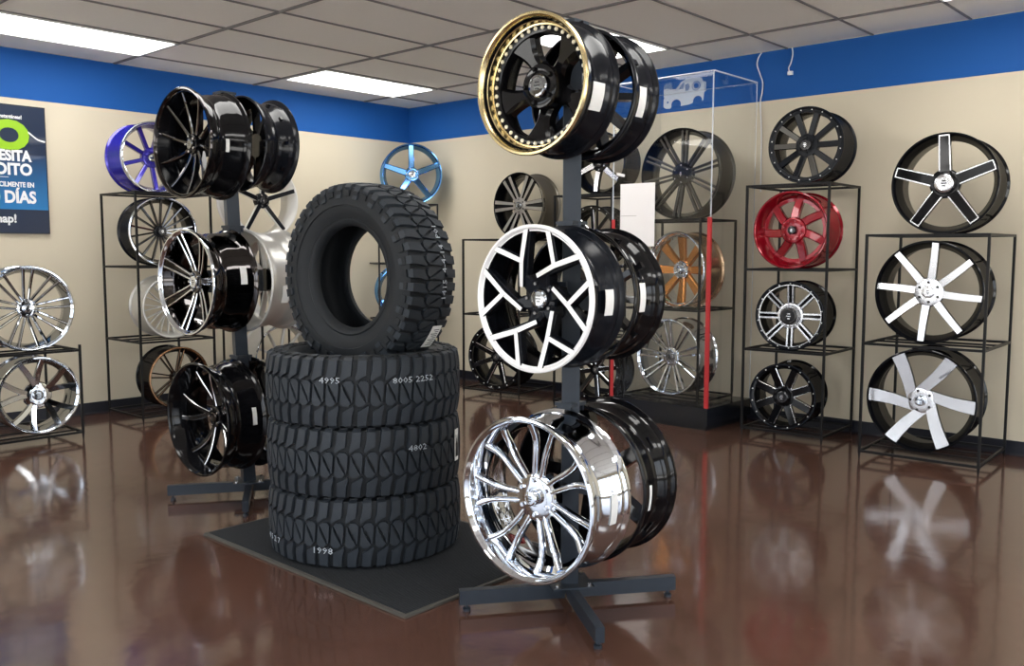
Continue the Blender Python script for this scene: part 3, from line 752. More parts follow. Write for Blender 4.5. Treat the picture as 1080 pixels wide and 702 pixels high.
rw('alloy_wheel', 'black off-road wheel with silver slotted spokes on the shelf below the red wheel', (0.55, 4.425), 8, 0.231, 0.29, 0.599,
   rim='gblack', lip='sblack', lipdep=0.008, spokes=combine(ring('outer_ring', 0.209, 0.227, -0.020, -0.0055, 'gblack'), ring('bright_ring', 0.2035, 0.2090, -0.018, -0.005, 'mach'),
   radial(8, 90, 0.05, 0.0075, 0.0075, -0.022, -0.010, 0.030, gap0=0.014, gap1=0.016, top='mach', side='gblack', bev=0.002, r1=0.210, bridge=0.012)),
   rivets=(18, 0.216, -0.004, 0.0042, 'machw'), hubz=-0.019, hubr=0.092, hubmat='mach', capr=0.058, capmat='cap', capz=0.004, lugs=0, group='wheels on the red wheel rack')
rw('alloy_wheel', 'glossy black off-road wheel with milled spoke edges, bottom of the red wheel rack', (0.55, 4.39), 8, 0.225, 0.29, 0.057,
   rim='gblack', lip='sblack', lipdep=0.008, spokes=combine(ring('outer_ring', 0.196, 0.221, -0.020, -0.006, 'gblack'),
   radial(8, 112, 0.04, 0.026, 0.025, -0.030, -0.010, 0.035, top='gblack', side='gblack', bev=0.0035, cham='mach', r1=0.204)),
   rivets=(16, 0.210, -0.004, 0.0045, 'machw'), hubz=-0.024, hubr=0.074, hubmat='gblack', capr=0.040, capmat='cap', capz=-0.004, lugs=8, pcd=0.052, lugmat='gblack', group='wheels on the red wheel rack')

# --- rack D (inside the case)
rw('alloy_wheel', 'very large dark gunmetal twin-spoke wheel at the top inside the acrylic case', (0.50, 3.525), 1, 0.328, 0.24, 1.49,
   rim='gun', spokes=radial(10, 84, 0.05, 0.0075, 0.0085, -0.045, -0.012, 0.030, gap0=0.0125, gap1=0.0185, top='gun', side='gblack', bev=0.003, r1=0.310, cham='gun'),
   hubz=-0.035, hubr=0.085, hubmat='gblack', capr=0.034, capmat='gblack', lugs=6, pcd=0.06, group='wheels inside the acrylic case')
rw('alloy_wheel', 'copper-orange eight-spoke wheel with chrome lip inside the acrylic case', (0.50, 3.50), -10, 0.280, 0.235, 0.84,
   rim='coppb', lip='chrome', lipdep=0.045, inner='chrome', spokes=radial(8, 90, 0.055, 0.024, 0.034, -0.080, -0.060, 0.030, top='copper', side='copper', bev=0.006, r1=0.238),
   hubz=-0.058, hubr=0.068, hubmat='chrome', capr=0.030, capmat='chrome', capz=-0.040, lugs=8, pcd=0.052, lugmat='chrome', group='wheels inside the acrylic case')
rw('alloy_wheel', 'polished chrome twin-spoke wheel on the bottom shelf inside the acrylic case', (0.50, 3.45), -3, 0.287, 0.25, 0.185,
   rim='chrome', lip='chrome', lipdep=0.016, spokes=radial(9, 95, 0.05, 0.0078, 0.0085, -0.048, -0.012, 0.026, gap0=0.010, gap1=0.026, top='chrome', side='chrome', bev=0.004),
   hubz=-0.038, hubr=0.072, hubmat='chrome', capr=0.034, capmat='dchrome', lugs=5, pcd=0.054, lugmat='chrome', group='wheels inside the acrylic case')

# --- rack E (behind the pole)
rw('alloy_wheel', 'black wheel with broad silver-faced spokes on top of the rack behind the pole', (0.48, 2.775), 3, 0.245, 0.24, 1.700,
   rim='gblack', spokes=radial(6, 75, 0.045, 0.026, 0.020, -0.03, -0.008, 0.03, top='mach', side='gblack', swirl=8), hubz=-0.02, hubr=0.07, hubmat='gblack', lugs=6, group='wheels on the rack behind the pole')
rw('alloy_wheel', 'black rivet-edged wheel one shelf below the silver-faced wheel behind the front stand pole', (0.48, 2.71), 5, 0.238, 0.24, 1.142,
   rim='sblack', spokes=combine(ring('outer_ring', 0.205, 0.232, -0.020, -0.004, 'gblack'), radial(8, 90, 0.04, 0.016, 0.016, -0.03, -0.008, 0.03, top='gblack', side='mach')),
   rivets=(18, 0.220, -0.002, 0.004, 'machw'), lugs=6, group='wheels on the rack behind the pole')
rw('alloy_wheel', 'black rivet-edged wheel on the floor-level shelf behind the front stand pole', (0.48, 2.74), 5, 0.25, 0.24, 0.057,
   rim='sblack', spokes=combine(ring('outer_ring', 0.215, 0.243, -0.020, -0.004, 'gblack'), radial(8, 100, 0.04, 0.020, 0.018, -0.03, -0.008, 0.03, top='gblack', side='gblack', cham='mach')),
   rivets=(18, 0.230, -0.002, 0.004, 'machw'), lugs=6, group='wheels on the rack behind the pole')
# --- rack F
rw('alloy_wheel', 'grey machined wheel with six slotted spokes on the lower rack left of the pole', (0.42, 1.875), 1, 0.283, 0.245, 1.361,
   rim='taupe', spokes=radial(6, 60, 0.05, 0.013, 0.0185, -0.022, -0.006, 0.035, gap0=0.016, gap1=0.036, top='machd', side='gblack', bev=0.003, bridge=0.012, r1=0.268),
   hubz=-0.016, hubr=0.070, hubmat='machd', capr=0.032, capmat='dchrome', lugs=6, pcd=0.054, group='wheels on the corner side rack')
rw('alloy_wheel', 'black off-road wheel with rivet dots at floor level behind the white split-spoke wheel', (0.56, 1.74), 10, 0.285, 0.26, 0.053,
   rim='gblack', lip='gblack', spokes=combine(ring('outer_ring', 0.245, 0.280, -0.020, -0.004, 'gblack'), radial(8, 110, 0.05, 0.022, 0.02, -0.035, -0.008, 0.03, top='gblack', side='gblack', cham='mach', r1=0.255)),
   rivets=(20, 0.264, -0.002, 0.0048, 'machw'), hubz=-0.02, lugs=8, group='wheels on the corner side rack')
# --- rack G (corner)
rw('alloy_wheel', 'metallic blue five-spoke wheel standing on top of the corner rack', (0.40, 0.50), 56, 0.288, 0.24, 1.700,
   rim='bluec', lip='bluec', lipdep=0.016, spokes=radial(5, 92, 0.045, 0.029, 0.025, -0.040, -0.008, 0.030, top='bluec', side='bluec', bev=0.006, r1=0.270),
   hubz=-0.030, hubr=0.070, hubmat='bluec', capr=0.034, capmat='chrome', lugs=5, pcd=0.055, group='wheels on the corner rack')
rw('alloy_wheel', 'metallic blue wheel low in the corner rack, glimpsed through the upright tyre', (0.505, 0.505), 58, 0.268, 0.24, 0.599,
   rim='bluec', lip='bluec', spokes=radial(5, 60, 0.045, 0.024, 0.020, -0.040, -0.008, 0.030, top='bluec', side='bluec', bev=0.006),
   hubz=-0.030, hubmat='bluec', lugs=5, group='wheels on the corner rack')
# --- rack H
rw('alloy_wheel', 'white-rimmed wheel with five thin black spokes behind the rear stand pole', (2.075, 0.60), 89, 0.306, 0.25, 1.361,
   rim='white', lip='white', lipdep=0.020, spokes=radial(5, 90, 0.035, 0.0205, 0.018, -0.050, -0.006, 0.028, top='gblack', side='white', bev=0.002, swirl=0, r1=0.300, tops=['sblack']),
   hubz=-0.045, hubr=0.064, hubmat='sblack', capr=0.030, capmat='cap', lugs=5, pcd=0.044, group='wheels on the rack behind the rear stand')
rw('alloy_wheel', 'silver deep-lipped wheel on the bottom shelf behind the rear stand pole', (1.90, 0.60), 88, 0.300, 0.26, 0.053,
   rim='silver', lip='chrome', lipdep=0.045, inner='silver', spokes=radial(10, 85, 0.045, 0.010, 0.009, -0.10, -0.07, 0.028, top='silver', side='silver', r1=0.262),
   hubz=-0.09, hubmat='silver', lugs=5, group='wheels on the rack behind the rear stand')
# --- rack C
rw('alloy_wheel', 'glossy violet-blue wheel with a chrome lip edge on top of the left wall rack', (3.00, 0.60), 90, 0.260, 0.27, 1.685,
   rim='purple', lip='chrome', lipdep=0.010, inner='purple', spokes=radial(9, 75, 0.045, 0.014, 0.015, -0.060, -0.030, 0.030, top='purple', side='purple', bev=0.004, r1=0.236),
   hubz=-0.050, hubr=0.075, hubmat='purple', capr=0.032, capmat='dchrome', lugs=8, pcd=0.050, lugmat='purple', group='wheels on the left wall rack')
rw('alloy_wheel', 'black wheel with many thin spokes and a chrome lip below the violet-blue wheel', (2.955, 0.60), 84, 0.256, 0.26, 1.146,
   rim='sblack', lip='chrome', lipdep=0.018, inner='inner', spokes=radial(18, 90, 0.035, 0.0052, 0.0058, -0.060, -0.022, 0.026, top='dchrome', side='sblack', cham='gblack', bev=0.002, r1=0.236, taper=-0.3),
   hubz=-0.055, hubr=0.045, hubmat='sblack', capr=0.030, capmat='cap', capz=-0.035, lugs=0, group='wheels on the left wall rack')
rw('alloy_wheel', 'silver mesh-spoke wheel on the third shelf of the left wall rack', (2.90, 0.60), 88, 0.236, 0.25, 0.599,
   rim='silver', lip='silver', lipdep=0.030, inner='silver', spokes=vspokes(12, 90, 0.035, 9, 0.0038, -0.070, -0.045, top='machw', side='silver', r1=0.205, bendd=0),
   hubz=-0.065, hubr=0.046, hubmat='silver', capmat='silver', lugs=5, pcd=0.036, group='wheels on the left wall rack')
rw('alloy_wheel', 'black sixteen-spoke wheel with a bronze lip on the bottom shelf of the left wall rack', (2.865, 0.60), 88, 0.238, 0.25, 0.051,
   rim='gblack', lip='bronze', lipdep=0.022, spokes=radial(8, 80, 0.035, 0.0052, 0.0050, -0.055, -0.020, 0.024, gap0=0.007, gap1=0.018, top='gblack', side='gblack', bev=0.002, cham='bronze', r1=0.216),
   hubz=-0.045, hubr=0.046, hubmat='gblack', lugs=5, pcd=0.036, group='wheels on the left wall rack')
# --- rack I
rw('alloy_wheel', 'chrome wheel with paired rounded spokes standing on top of the low far left rack', (4.01, 0.85), 85, 0.277, 0.24, 0.607,
   rim='chrome', lip='chrome', lipdep=0.014, inner='dchrome', spokes=radial(9, 88, 0.045, 0.0072, 0.0085, -0.060, -0.014, 0.026, gap0=0.0125, gap1=0.029, top='chrome', side='dchrome', bev=0.005, shape=1.4),
   hubz=-0.050, hubr=0.062, hubmat='chrome', capr=0.024, capmat='chrome', capz=-0.030, lugs=6, pcd=0.048, lugmat='chrome', group='wheels on the low far left rack')
def i2_spokes(root, XF, R, W):
    for k in range(5):
        a = R_(100) + 2 * PI * k / 5; bm = bmesh.new()
        for sg in (-1, 1):
            st = []
            for i in range(7):
                t = i / 6; r = 0.045 + (R - 0.022 - 0.045) * t
                x, y = pol(r, a + sg * R_(17) * (t ** 0.6)); st.append((x, y, 0.019 - 0.003 * t, -0.040 + 0.032 * t, 0.03))
            loft(bm, st, 0.003, 0, 1)
        finish_bm(bm, 'spoke', ['chrome', 'dchrome'], root, XF)
rw('alloy_wheel', 'chrome split-spoke wheel with big lug nuts, lowest at the far left', (3.97, 0.85), 88, 0.255, 0.25, 0.055,
   rim='dchrome', lip='chrome', lipdep=0.014, inner='dchrome', spokes=i2_spokes, hubz=-0.036, hubr=0.090, hubmat='chrome', capr=0.034, capmat='dchrome', lugs=6, pcd=0.050, lugmat='label', group='wheels on the low far left rack')

# ------------------------------------------------------------------ tyres
TR, TW = 0.413, 0.281
def tyre_r(v):
    """carcass radius at v (|v|<=1 over the tread, >1 wraps down the sidewall)"""
    a = abs(v)
    if a <= 1: return TR - 0.014 - 0.010 * a ** 3
    return TR - 0.024 - 0.30 * (a - 1) * 1.0
def tyre_z(v):
    a = abs(v); s = 1 if v >= 0 else -1
    hw = TW / 2 - 0.010
    if a <= 1: return s * hw * a
    return s * (hw + 0.010 * min(1, (a - 1) / 0.12))
def tyre(label, seed, marks, group, xf_root, hole=0.222, sticker=None, name='tyre'):
    root = empty(name, (0, 0, 0)); tag(root, label, 'tyre', group)
    hw = TW / 2
    # carcass: closed section
    prof = []
    for i in range(9):
        v = -1 + 2 * i / 8; prof.append((tyre_r(v), tyre_z(v)))
    side = [(TR - 0.034, hw - 0.009), (TR - 0.060, hw - 0.006), (TR - 0.085, hw - 0.001), (TR - 0.100, hw - 0.001), (TR - 0.103, hw - 0.006), (TR - 0.130, hw - 0.010), (hole + 0.034, hw - 0.026),
            (hole + 0.028, hw - 0.022), (hole + 0.018, hw - 0.025), (hole + 0.006, hw - 0.036), (hole, hw - 0.048), (hole, hw - 0.060), (hole + 0.010, hw - 0.062), (hole + 0.045, hw - 0.045),
            (TR - 0.090, hw - 0.020), (TR - 0.045, hw - 0.030), (TR - 0.030, hw - 0.05), (TR - 0.028, 0)]
    up = side; dn = [(r, -z) for r, z in reversed(side[:-1])]
    bm = bmesh.new(); lathe(bm, prof + up + dn, 132); NP = 44
    for k in range(NP):
        for sg in (-1, 1):
            a0 = 2 * PI * (k + 0.15) / NP; a1 = 2 * PI * (k + 0.72) / NP
            lathe(bm, [(TR - 0.064, sg * (hw - 0.008)), (TR - 0.062, sg * (hw - 0.0004)), (TR - 0.038, sg * (hw - 0.0004)), (TR - 0.034, sg * (hw - 0.014))], 2, a0=a0, a1=a1)
    cs = finish_bm(bm, 'sidewall', 'rubber', root, sharp=50)
    # sidewall ribs / raised blocks near the shoulder and bead line
    NP = 44
    bm = bmesh.new()
    rnd = random.Random(seed)
    def block(st, h0, swap=False):
        """st: (v, ul, ur) stations; raised by h0 above the carcass"""
        rows = []
        for v, ul, ur in st:
            row = []
            for u, hh in ((ul - 0.01, -0.004), (ul + 0.025, h0), (ur - 0.025, h0), (ur + 0.01, -0.004)):
                a = 2 * PI * u / NP
                av = abs(v)
                if av <= 1.0: r = tyre_r(v) + hh; z = tyre_z(v)
                else:
                    k_ = (av - 1) / 0.12
                    r = tyre_r(v) + (hh if k_ < 0.5 else 0.0) * (1 if k_ < .5 else 0); z = tyre_z(v) + (1 if v > 0 else -1) * (0.004 if hh > 0 else -0.004)
                row.append(bm.verts.new((r * math.cos(a), r * math.sin(a), z)))
            rows.append(row)
        for i in range(len(rows) - 1):
            A, B = rows[i], rows[i + 1]
            for j in range(3): bm.faces.new((A[j], A[j + 1], B[j + 1], B[j]))
        bm.faces.new(rows[0]); bm.faces.new(list(reversed(rows[-1])))
    for k in range(NP):
        hb = 0.0135
        long_ = k % 2 == 0
        vo = 1.16 if long_ else 1.05
        # shoulder lug: boot shape with an oblique inner end; the other edge is its point mirror
        lug = [(0.37, 0.91, 0.99), (0.46, 0.89, 1.30), (0.54, 0.94, 1.66), (0.70, 1.03, 1.70), (0.98, 1.09, 1.74), (vo, 1.12, 1.72)]
        tri = [(0.38, 0.28, 0.66), (0.29, 0.08, 0.83), (0.15, 0.27, 0.82), (-0.10, 0.55, 0.77), (-0.26, 0.62, 0.73)]
        for st_ in (lug, tri):
            block([(v, k + a, k + b) for v, a, b in st_], hb)
            block([(-v, k + 1.71 - b, k + 1.71 - a) for v, a, b in st_], hb)
    finish_bm(bm, 'tread', 'rubber_lit', root, sharp=28)
    for (txt, ang, v, size, flip) in marks:
        tb = text_bm(txt, size, 0.0004, bold=0.0, res=1, sx=1.3)
        rr = TR + 0.0022
        # text x runs along the tread, y across it
        for vv in tb.verts:
            x, y, z = vv.co
            a = R_(ang) + (x / rr) * (1 if not flip else 1)
            r = rr + z - 0.0009
            vv.co = Vector((r * math.cos(a), r * math.sin(a), v * hw + y))
        finish_bm(tb, 'tread_marking', 'chalk', root, smooth=False)
    if sticker:
        for ang, v0, v1, wd in sticker:
            bm = bmesh.new(); rr = TR + 0.003
            a0 = R_(ang) - wd / 2 / rr; a1 = R_(ang) + wd / 2 / rr
            lathe(bm, [(rr, v0 * hw), (rr, v1 * hw), (rr + 0.002, v1 * hw), (rr + 0.002, v0 * hw)], 6, a0=a0, a1=a1)
            lb = finish_bm(bm, 'paper_sticker', 'label', root)
            bm = bmesh.new()
            for i in range(9):
                aa = a0 + (a1 - a0) * (0.10 + 0.09 * i); va = v0 + (v1 - v0) * 0.12; vb = v0 + (v1 - v0) * rnd.uniform(0.5, 0.9)
                lathe(bm, [(rr + 0.002, va * hw), (rr + 0.002, vb * hw), (rr + 0.0024, vb * hw), (rr + 0.0024, va * hw)], 1, a0=aa, a1=aa + 0.008)
            finish_bm(bm, 'sticker_print', 'ink', lb, smooth=False)
    root.matrix_world = xf_root
    return root
SX, SY = 3.790, 4.022
for k, (lab, mk, rotd, stk) in enumerate((
        ('bottom tyre of the stack, resting on the ribbed mat', [('1998', 27, -0.46, 0.036, 0), ('4 5 2 7', -14, -0.46, 0.034, 0)], 0, None),
        ('middle tyre of the three-high stack', [('4802', 82, 0.36, 0.034, 0)], 11, [(118, -0.35, 0.6, 0.04)]),
        ('top tyre of the three-high stack, under the upright tyre', [('4995', 33, 0.36, 0.034, 0), ('8005 2252', 80, 0.32, 0.034, 0)], 23, None))):
    r = tyre(lab, k, [(t, a - rotd, v, s, f) for t, a, v, s, f in mk], 'mud-terrain tyres in the centre of the floor',
             Matrix.Translation((SX, SY, 0.013 + TW / 2 + 0.002 + k * (TW + 0.0005))) @ Matrix.Rotation(R_(rotd), 4, 'Z'),
             sticker=[(a - rotd, b, c, d) for a, b, c, d in stk] if stk else None)
# upright tyre: axis along heading phi
phi = R_(5.5); UR = 0.402 / TR
XU = Matrix.Translation((3.735, 3.985, 1.158)) @ Matrix.Rotation(phi, 4, 'Z') @ Matrix(((0, 0, 1, 0), (1, 0, 0, 0), (0, 1, 0, 0), (0, 0, 0, 1))) @ Matrix.Diagonal((UR, UR, 1.0, 1))
tyre('mud-terrain tyre standing upright on top of the tyre stack', 9, [('1415  4-4-14  P01', 10, -0.36, 0.036, 0), ('L', 60, -0.36, 0.036, 0)], 'mud-terrain tyres in the centre of the floor', XU,
     sticker=[(-38, -0.62, -0.22, 0.12)])

# floor mat
mr_ = empty('floor_mat', (3.775, 4.105, 0)); tag(mr_, 'black ribbed entrance mat lying under the tyre stack', 'floor mat')
bm = bmesh.new(); box(bm, (0, 0, 0.0055), (0.915, 1.37, 0.009)); bevel(bm, 0.002); finish_bm(bm, 'border', 'matedge', mr_)
bm = bmesh.new(); box(bm, (0, 0, 0.0105), (0.88, 1.335, 0.005)); bevel(bm, 0.001); finish_bm(bm, 'carpet', 'mat', mr_)

# ------------------------------------------------------------------ acrylic display case on plinth
PX, PY0, PY1 = 0.655, 3.035, 3.885
pr_ = empty('plinth', (PX / 2, (PY0 + PY1) / 2, 0)); tag(pr_, 'low black plinth under the clear display case', 'plinth')
bm = bmesh.new(); box(bm, (0.008, 0, 0.018), (PX - 0.05, PY1 - PY0 - 0.04, 0.036)); finish_bm(bm, 'toe_kick', 'laminate', pr_, smooth=False)
bm = bmesh.new(); box(bm, (0.010, 0, 0.098), (PX - 0.02, PY1 - PY0, 0.124)); bevel(bm, 0.003); finish_bm(bm, 'plinth_body', 'laminate', pr_)
cx0, cx1, cy0, cy1, cz0, cz1 = 0.022, 0.640, 3.048, 3.872, 0.161, 2.49
ac = empty('display_case', ((cx0 + cx1) / 2, (cy0 + cy1) / 2, cz0)); tag(ac, 'tall clear acrylic display case with red tape on its lower corners', 'display case')
O = Vector(ac.location)
def lb(a, b):
    bm = bmesh.new(); c = (Vector(a) + Vector(b)) / 2 - O; box(bm, c, [abs(b[i] - a[i]) for i in range(3)]); return bm
th = 0.005
finish_bm(lb((cx1 - th, cy0 + th, cz0), (cx1, cy1 - th, cz1 - th)), 'acrylic_panel', 'acrylic', ac, smooth=False)
finish_bm(lb((cx0, cy1 - th, cz0), (cx1, cy1, cz1 - th)), 'acrylic_panel', 'acrylic', ac, smooth=False)
finish_bm(lb((cx0, cy0, cz0), (cx1, cy0 + th, cz1 - th)), 'acrylic_panel', 'acrylic', ac, smooth=False)
finish_bm(lb((cx0, cy0, cz1 - th), (cx1, cy1, cz1)), 'acrylic_top', 'acrylic', ac, smooth=False)
e = 0.0035
def edge(a, b, w=0.007):
    bm = bmesh.new(); bar(bm, Vector(a) - O, Vector(b) - O, w); finish_bm(bm, 'polished_edge', 'acredge', ac, smooth=False)
ec = 0.004
for y in (cy0 - ec, cy1 + ec): edge((cx1 + ec, y, cz0), (cx1 + ec, y, cz1 + 0.003))
edge((cx1 + ec, cy0, cz1 + ec), (cx1 + ec, cy1, cz1 + ec)); edge((cx0, cy0, cz1 + ec), (cx0, cy1, cz1 + ec), 0.004)
edge((cx0, cy1 + ec, cz1 + ec), (cx1, cy1 + ec, cz1 + ec), 0.009); edge((cx0, cy0 - ec, cz1 + ec), (cx1, cy0 - ec, cz1 + ec))
edge((cx0, cy1 + ec, cz0), (cx0, cy1 + ec, cz1), 0.004)
for y in (cy0, cy1):
    bm = bmesh.new(); s = -1 if y == cy0 else 1
    box(bm, Vector((cx1 + 0.009, y - s * 0.006, 0.5 * (cz0 + 1.50))) - O, (0.002, 0.026, 1.50 - cz0))
    box(bm, Vector((cx1 + 0.002, y + s * 0.009, 0.5 * (cz0 + 1.50))) - O, (0.016, 0.002, 1.50 - cz0))
    finish_bm(bm, 'red_tape', 'ired', ac, smooth=False)
# white sheet taped to the case front
sh = empty('paper_sheet', (cx1 + 0.014, 3.27, 1.30)); tag(sh, 'bright white paper sheet taped to the front of the clear display case', 'paper sheet')
bm = bmesh.new(); box(bm, (0, 0, 0.23), (0.0015, 0.305, 0.46)); finish_bm(bm, 'sheet', 'sheet', sh, smooth=False)
bm = bmesh.new(); box(bm, (0.0012, -0.075, 0.225), (0.0008, 0.14, 0.003)); finish_bm(bm, 'printed_line', 'machd', sh, smooth=False)
bm = bmesh.new(); box(bm, Vector((cx1 + 0.010, 3.115, 1.83)) - O, (0.0015, 0.075, 0.02), Matrix.Rotation(R_(-14), 3, 'X')); finish_bm(bm, 'tape_strip', 'label', ac, smooth=False)

# ------------------------------------------------------------------ car decal on the blue band (x = 0 wall), built as cut vinyl
def poly_extrude(outer, holes, t):
    cu = bpy.data.curves.new('tmp_shape', 'CURVE'); cu.dimensions = '2D'; cu.fill_mode = 'BOTH'; cu.extrude = t
    for loop in [outer] + holes:
        sp = cu.splines.new('POLY'); sp.points.add(len(loop) - 1)
        for p_, q_ in zip(sp.points, loop): p_.co = (q_[0], q_[1], 0, 1)
        sp.use_cyclic_u = True
    o = bpy.data.objects.new('tmp_shape', cu); COL.objects.link(o)
    dg = bpy.context.evaluated_depsgraph_get(); dg.update()
    me = bpy.data.meshes.new_from_object(o.evaluated_get(dg)); bm = bmesh.new(); bm.from_mesh(me)
    bpy.data.objects.remove(o); bpy.data.curves.remove(cu); bpy.data.meshes.remove(me); return bm
def circ_pts(cx, cy, r, n=24, rev=False):
    p = [(cx + r * math.cos(2 * PI * i / n), cy + r * math.sin(2 * PI * i / n)) for i in range(n)]
    return p[::-1] if rev else p
def arc(cx, cy, r, a0, a1, n=10): return [(cx + r * math.cos(R_(a0 + (a1 - a0) * i / n)), cy + r * math.sin(R_(a0 + (a1 - a0) * i / n))) for i in range(n + 1)]
# crop coordinates (front of the car on the left), width 1.0, height 0.62
body = [(0.0, 0.46), (0.0, 0.30), (0.02, 0.28), (0.0, 0.24), (0.0, 0.08), (0.05, 0.04), (0.16, 0.03)] + arc(0.30, 0.10, 0.115, 200, -20)[0:11] + \
       [(0.44, 0.06), (0.60, 0.07), (0.68, 0.09)] + arc(0.80, 0.13, 0.105, 190, -10) + [(0.93, 0.13), (0.95, 0.30), (0.985, 0.31), (0.985, 0.50), (0.95, 0.52), (0.92, 0.52),
       (0.88, 0.61), (0.70, 0.64), (0.52, 0.63), (0.40, 0.57), (0.30, 0.44), (0.16, 0.44), (0.10, 0.47)]
win1 = [(0.36, 0.42), (0.44, 0.55), (0.50, 0.55), (0.47, 0.42)]
win2 = [(0.51, 0.37), (0.50, 0.50), (0.58, 0.53), (0.62, 0.45), (0.58, 0.37)]
wheelhole = circ_pts(0.76, 0.45, 0.10, rev=True)
dot = circ_pts(0.10, 0.17, 0.022, 12, rev=True)
bm = poly_extrude(body, [win1[::-1], win2[::-1], wheelhole, dot], 0.0008)
dr = empty('car_decal', (0.0035, 3.06, 2.375)); tag(dr, 'white cut-out off-road car decal on the blue band above the dark twin-spoke wheel', 'wall decal')
Wd = 0.385
finish_bm(bm, 'car_shape', 'decal', dr, Matrix(((0, 0, 1, 0), (Wd, 0, 0, 0), (0, Wd * 0.93, 0, 0), (0, 0, 0, 1))), smooth=False)
bm = bmesh.new(); lathe(bm, [(0.078, -0.0008), (0.078, 0.0008), (0.062, 0.0008), (0.062, -0.0008)], 24)
for v in bm.verts: v.co.x += 0.76; v.co.y += 0.45
finish_bm(bm, 'spare_wheel_ring', 'decal', dr, Matrix(((0, 0, 1, 0), (Wd, 0, 0, 0), (0, Wd * 0.93, 0, 0), (0, 0, 0, 1))), smooth=False)

# ------------------------------------------------------------------ cables on the right wall
def tube_path(pts, r, segs=10, sub=8):
    P = [Vector(p) for p in pts]; Q = []
    for i in range(len(P) - 1):
        p0 = P[max(i - 1, 0)]; p1 = P[i]; p2 = P[i + 1]; p3 = P[min(i + 2, len(P) - 1)]
        for k in range(sub):
            t = k / sub
            Q.append(0.5 * ((2 * p1) + (-p0 + p2) * t + (2 * p0 - 5 * p1 + 4 * p2 - p3) * t * t + (-p0 + 3 * p1 - 3 * p2 + p3) * t ** 3))
    Q.append(P[-1]); bm = bmesh.new(); rings = []
    for i, p in enumerate(Q):
        t = (Q[min(i + 1, len(Q) - 1)] - Q[max(i - 1, 0)]).normalized()
        a = t.cross(Vector((1, 0.01, 0))); a.normalize(); b = t.cross(a)
        rings.append([bm.verts.new(p + a * r * math.cos(2 * PI * k / segs) + b * r * math.sin(2 * PI * k / segs)) for k in range(segs)])
    for A, B in zip(rings, rings[1:]):
        for k in range(segs): bm.faces.new((A[k], A[(k + 1) % segs], B[(k + 1) % segs], B[k]))
    bm.faces.new(rings[0]); bm.faces.new(rings[-1]); return bm
o = finish_bm(tube_path([(0.012, 3.90, 2.705), (0.012, 3.875, 2.67), (0.014, 3.868, 2.62), (0.016, 3.895, 2.55), (0.014, 3.915, 2.49), (0.012, 3.912, 2.42), (0.012, 3.900, 2.34), (0.012, 3.915, 2.1), (0.012, 3.92, 1.7)], 0.0045), 'wall_cable', 'cable')
tag(o, 'long white cable hanging down the wall beside the acrylic case', 'cable')
c2 = empty('wall_cable', (0.012, 4.13, 2.53)); tag(c2, 'short white cable hanging from the ceiling with a plug at its end', 'cable')
finish_bm(tube_path([(0, 0.005, 0.175), (0.002, 0.012, 0.13), (0.004, 0.0, 0.07), (0.003, -0.015, 0.04), (0.003, -0.010, 0.012)], 0.0045), 'cable_lead', 'cable', c2)
bm = bmesh.new(); box(bm, (0.003, -0.002, 0.0), (0.022, 0.034, 0.026)); bevel(bm, 0.004); finish_bm(bm, 'plug', 'cable', c2)

# ------------------------------------------------------------------ poster on the left wall
px0, px1, pz0, pz1 = 3.545, 4.155, 1.388, 2.308   # picture right edge is the small x
po = empty('poster', ((px0 + px1) / 2, 0.0, pz0)); tag(po, 'framed dark blue credit advertisement poster on the left wall', 'poster')
PW, PH = px1 - px0, pz1 - pz0
# local: poster plane facing +Y; reading direction is -X
def pbox(name, u0, u1, v0, v1, y0, y1, m_, par=po, smooth=False):
    bm = bmesh.new(); xa = PW / 2 - u0 * PW; xb = PW / 2 - u1 * PW
    box(bm, ((xa + xb) / 2, (y0 + y1) / 2, (v0 + v1) / 2 * PH), (abs(xa - xb), y1 - y0, (v1 - v0) * PH)); return finish_bm(bm, name, m_, par, smooth=smooth)
pbox('poster_frame', 0, 1, 0, 1, 0.001, 0.018, 'pframe')
face = pbox('poster_face', 0.012, 0.988, 0.008, 0.992, 0.018, 0.0195, 'pnavy')
pbox('blue_field', 0.012, 0.988, 0.19, 0.62, 0.0195, 0.0200, 'pblue', face)
def ptext(txt, u, v, size, m_, sx=1.0, bold=0.0, align='RIGHT', shear=0.0):
    tb = text_bm(txt, size * PH, 0.0004, bold=bold * PH, align=align, sx=sx, res=4, shear=shear)
    XFp = Matrix(((-1, 0, 0, PW / 2 - u * PW), (0, 0, 1, 0.0203), (0, 1, 0, v * PH), (0, 0, 0, 1)))
    return finish_bm(tb, 'lettering', m_, face, XFp, smooth=False)
ptext('¡Instantáneas!', 0.735, 0.905, 0.040, 'pwhite', 0.80, 0.0012)
ptext('O', 0.80, 0.752, 0.290, 'pgreen', 1.18, 0.018)
ptext('N', 0.30, 0.752, 0.262, 'pgreen', 0.9, 0.016)
ptext('NECESITA', 0.815, 0.604, 0.114, 'pwhite', 0.82, 0.0050)
ptext('CRÉDITO', 0.825, 0.498, 0.122, 'pwhite', 0.90, 0.0050)
ptext('FÁCILMENTE EN', 0.84, 0.382, 0.052, 'pwhite', 0.80, 0.0018)
ptext('90 DÍAS', 0.855, 0.282, 0.128, 'pwhite', 0.86, 0.0050)
ptext('snap!', 0.63, 0.115, 0.088, 'pwhite', 1.0, 0.0030)
pbox('rule_line', 0.2, 0.56, 0.437, 0.441, 0.0200, 0.0203, 'pwhite', face)
# chrome swoosh across the top right
pts = [(0.46, 0.845), (0.60, 0.850), (0.72, 0.830), (0.82, 0.785), (0.90, 0.745), (0.985, 0.730)]
bm = tube_path([(PW / 2 - u * PW, 0.0205, v * PH) for u, v in pts], 0.006, 6)
for v in bm.verts: v.co.y = 0.0200 + (v.co.y - 0.0205) * 0.05
finish_bm(bm, 'swoosh', 'pwhite', face)

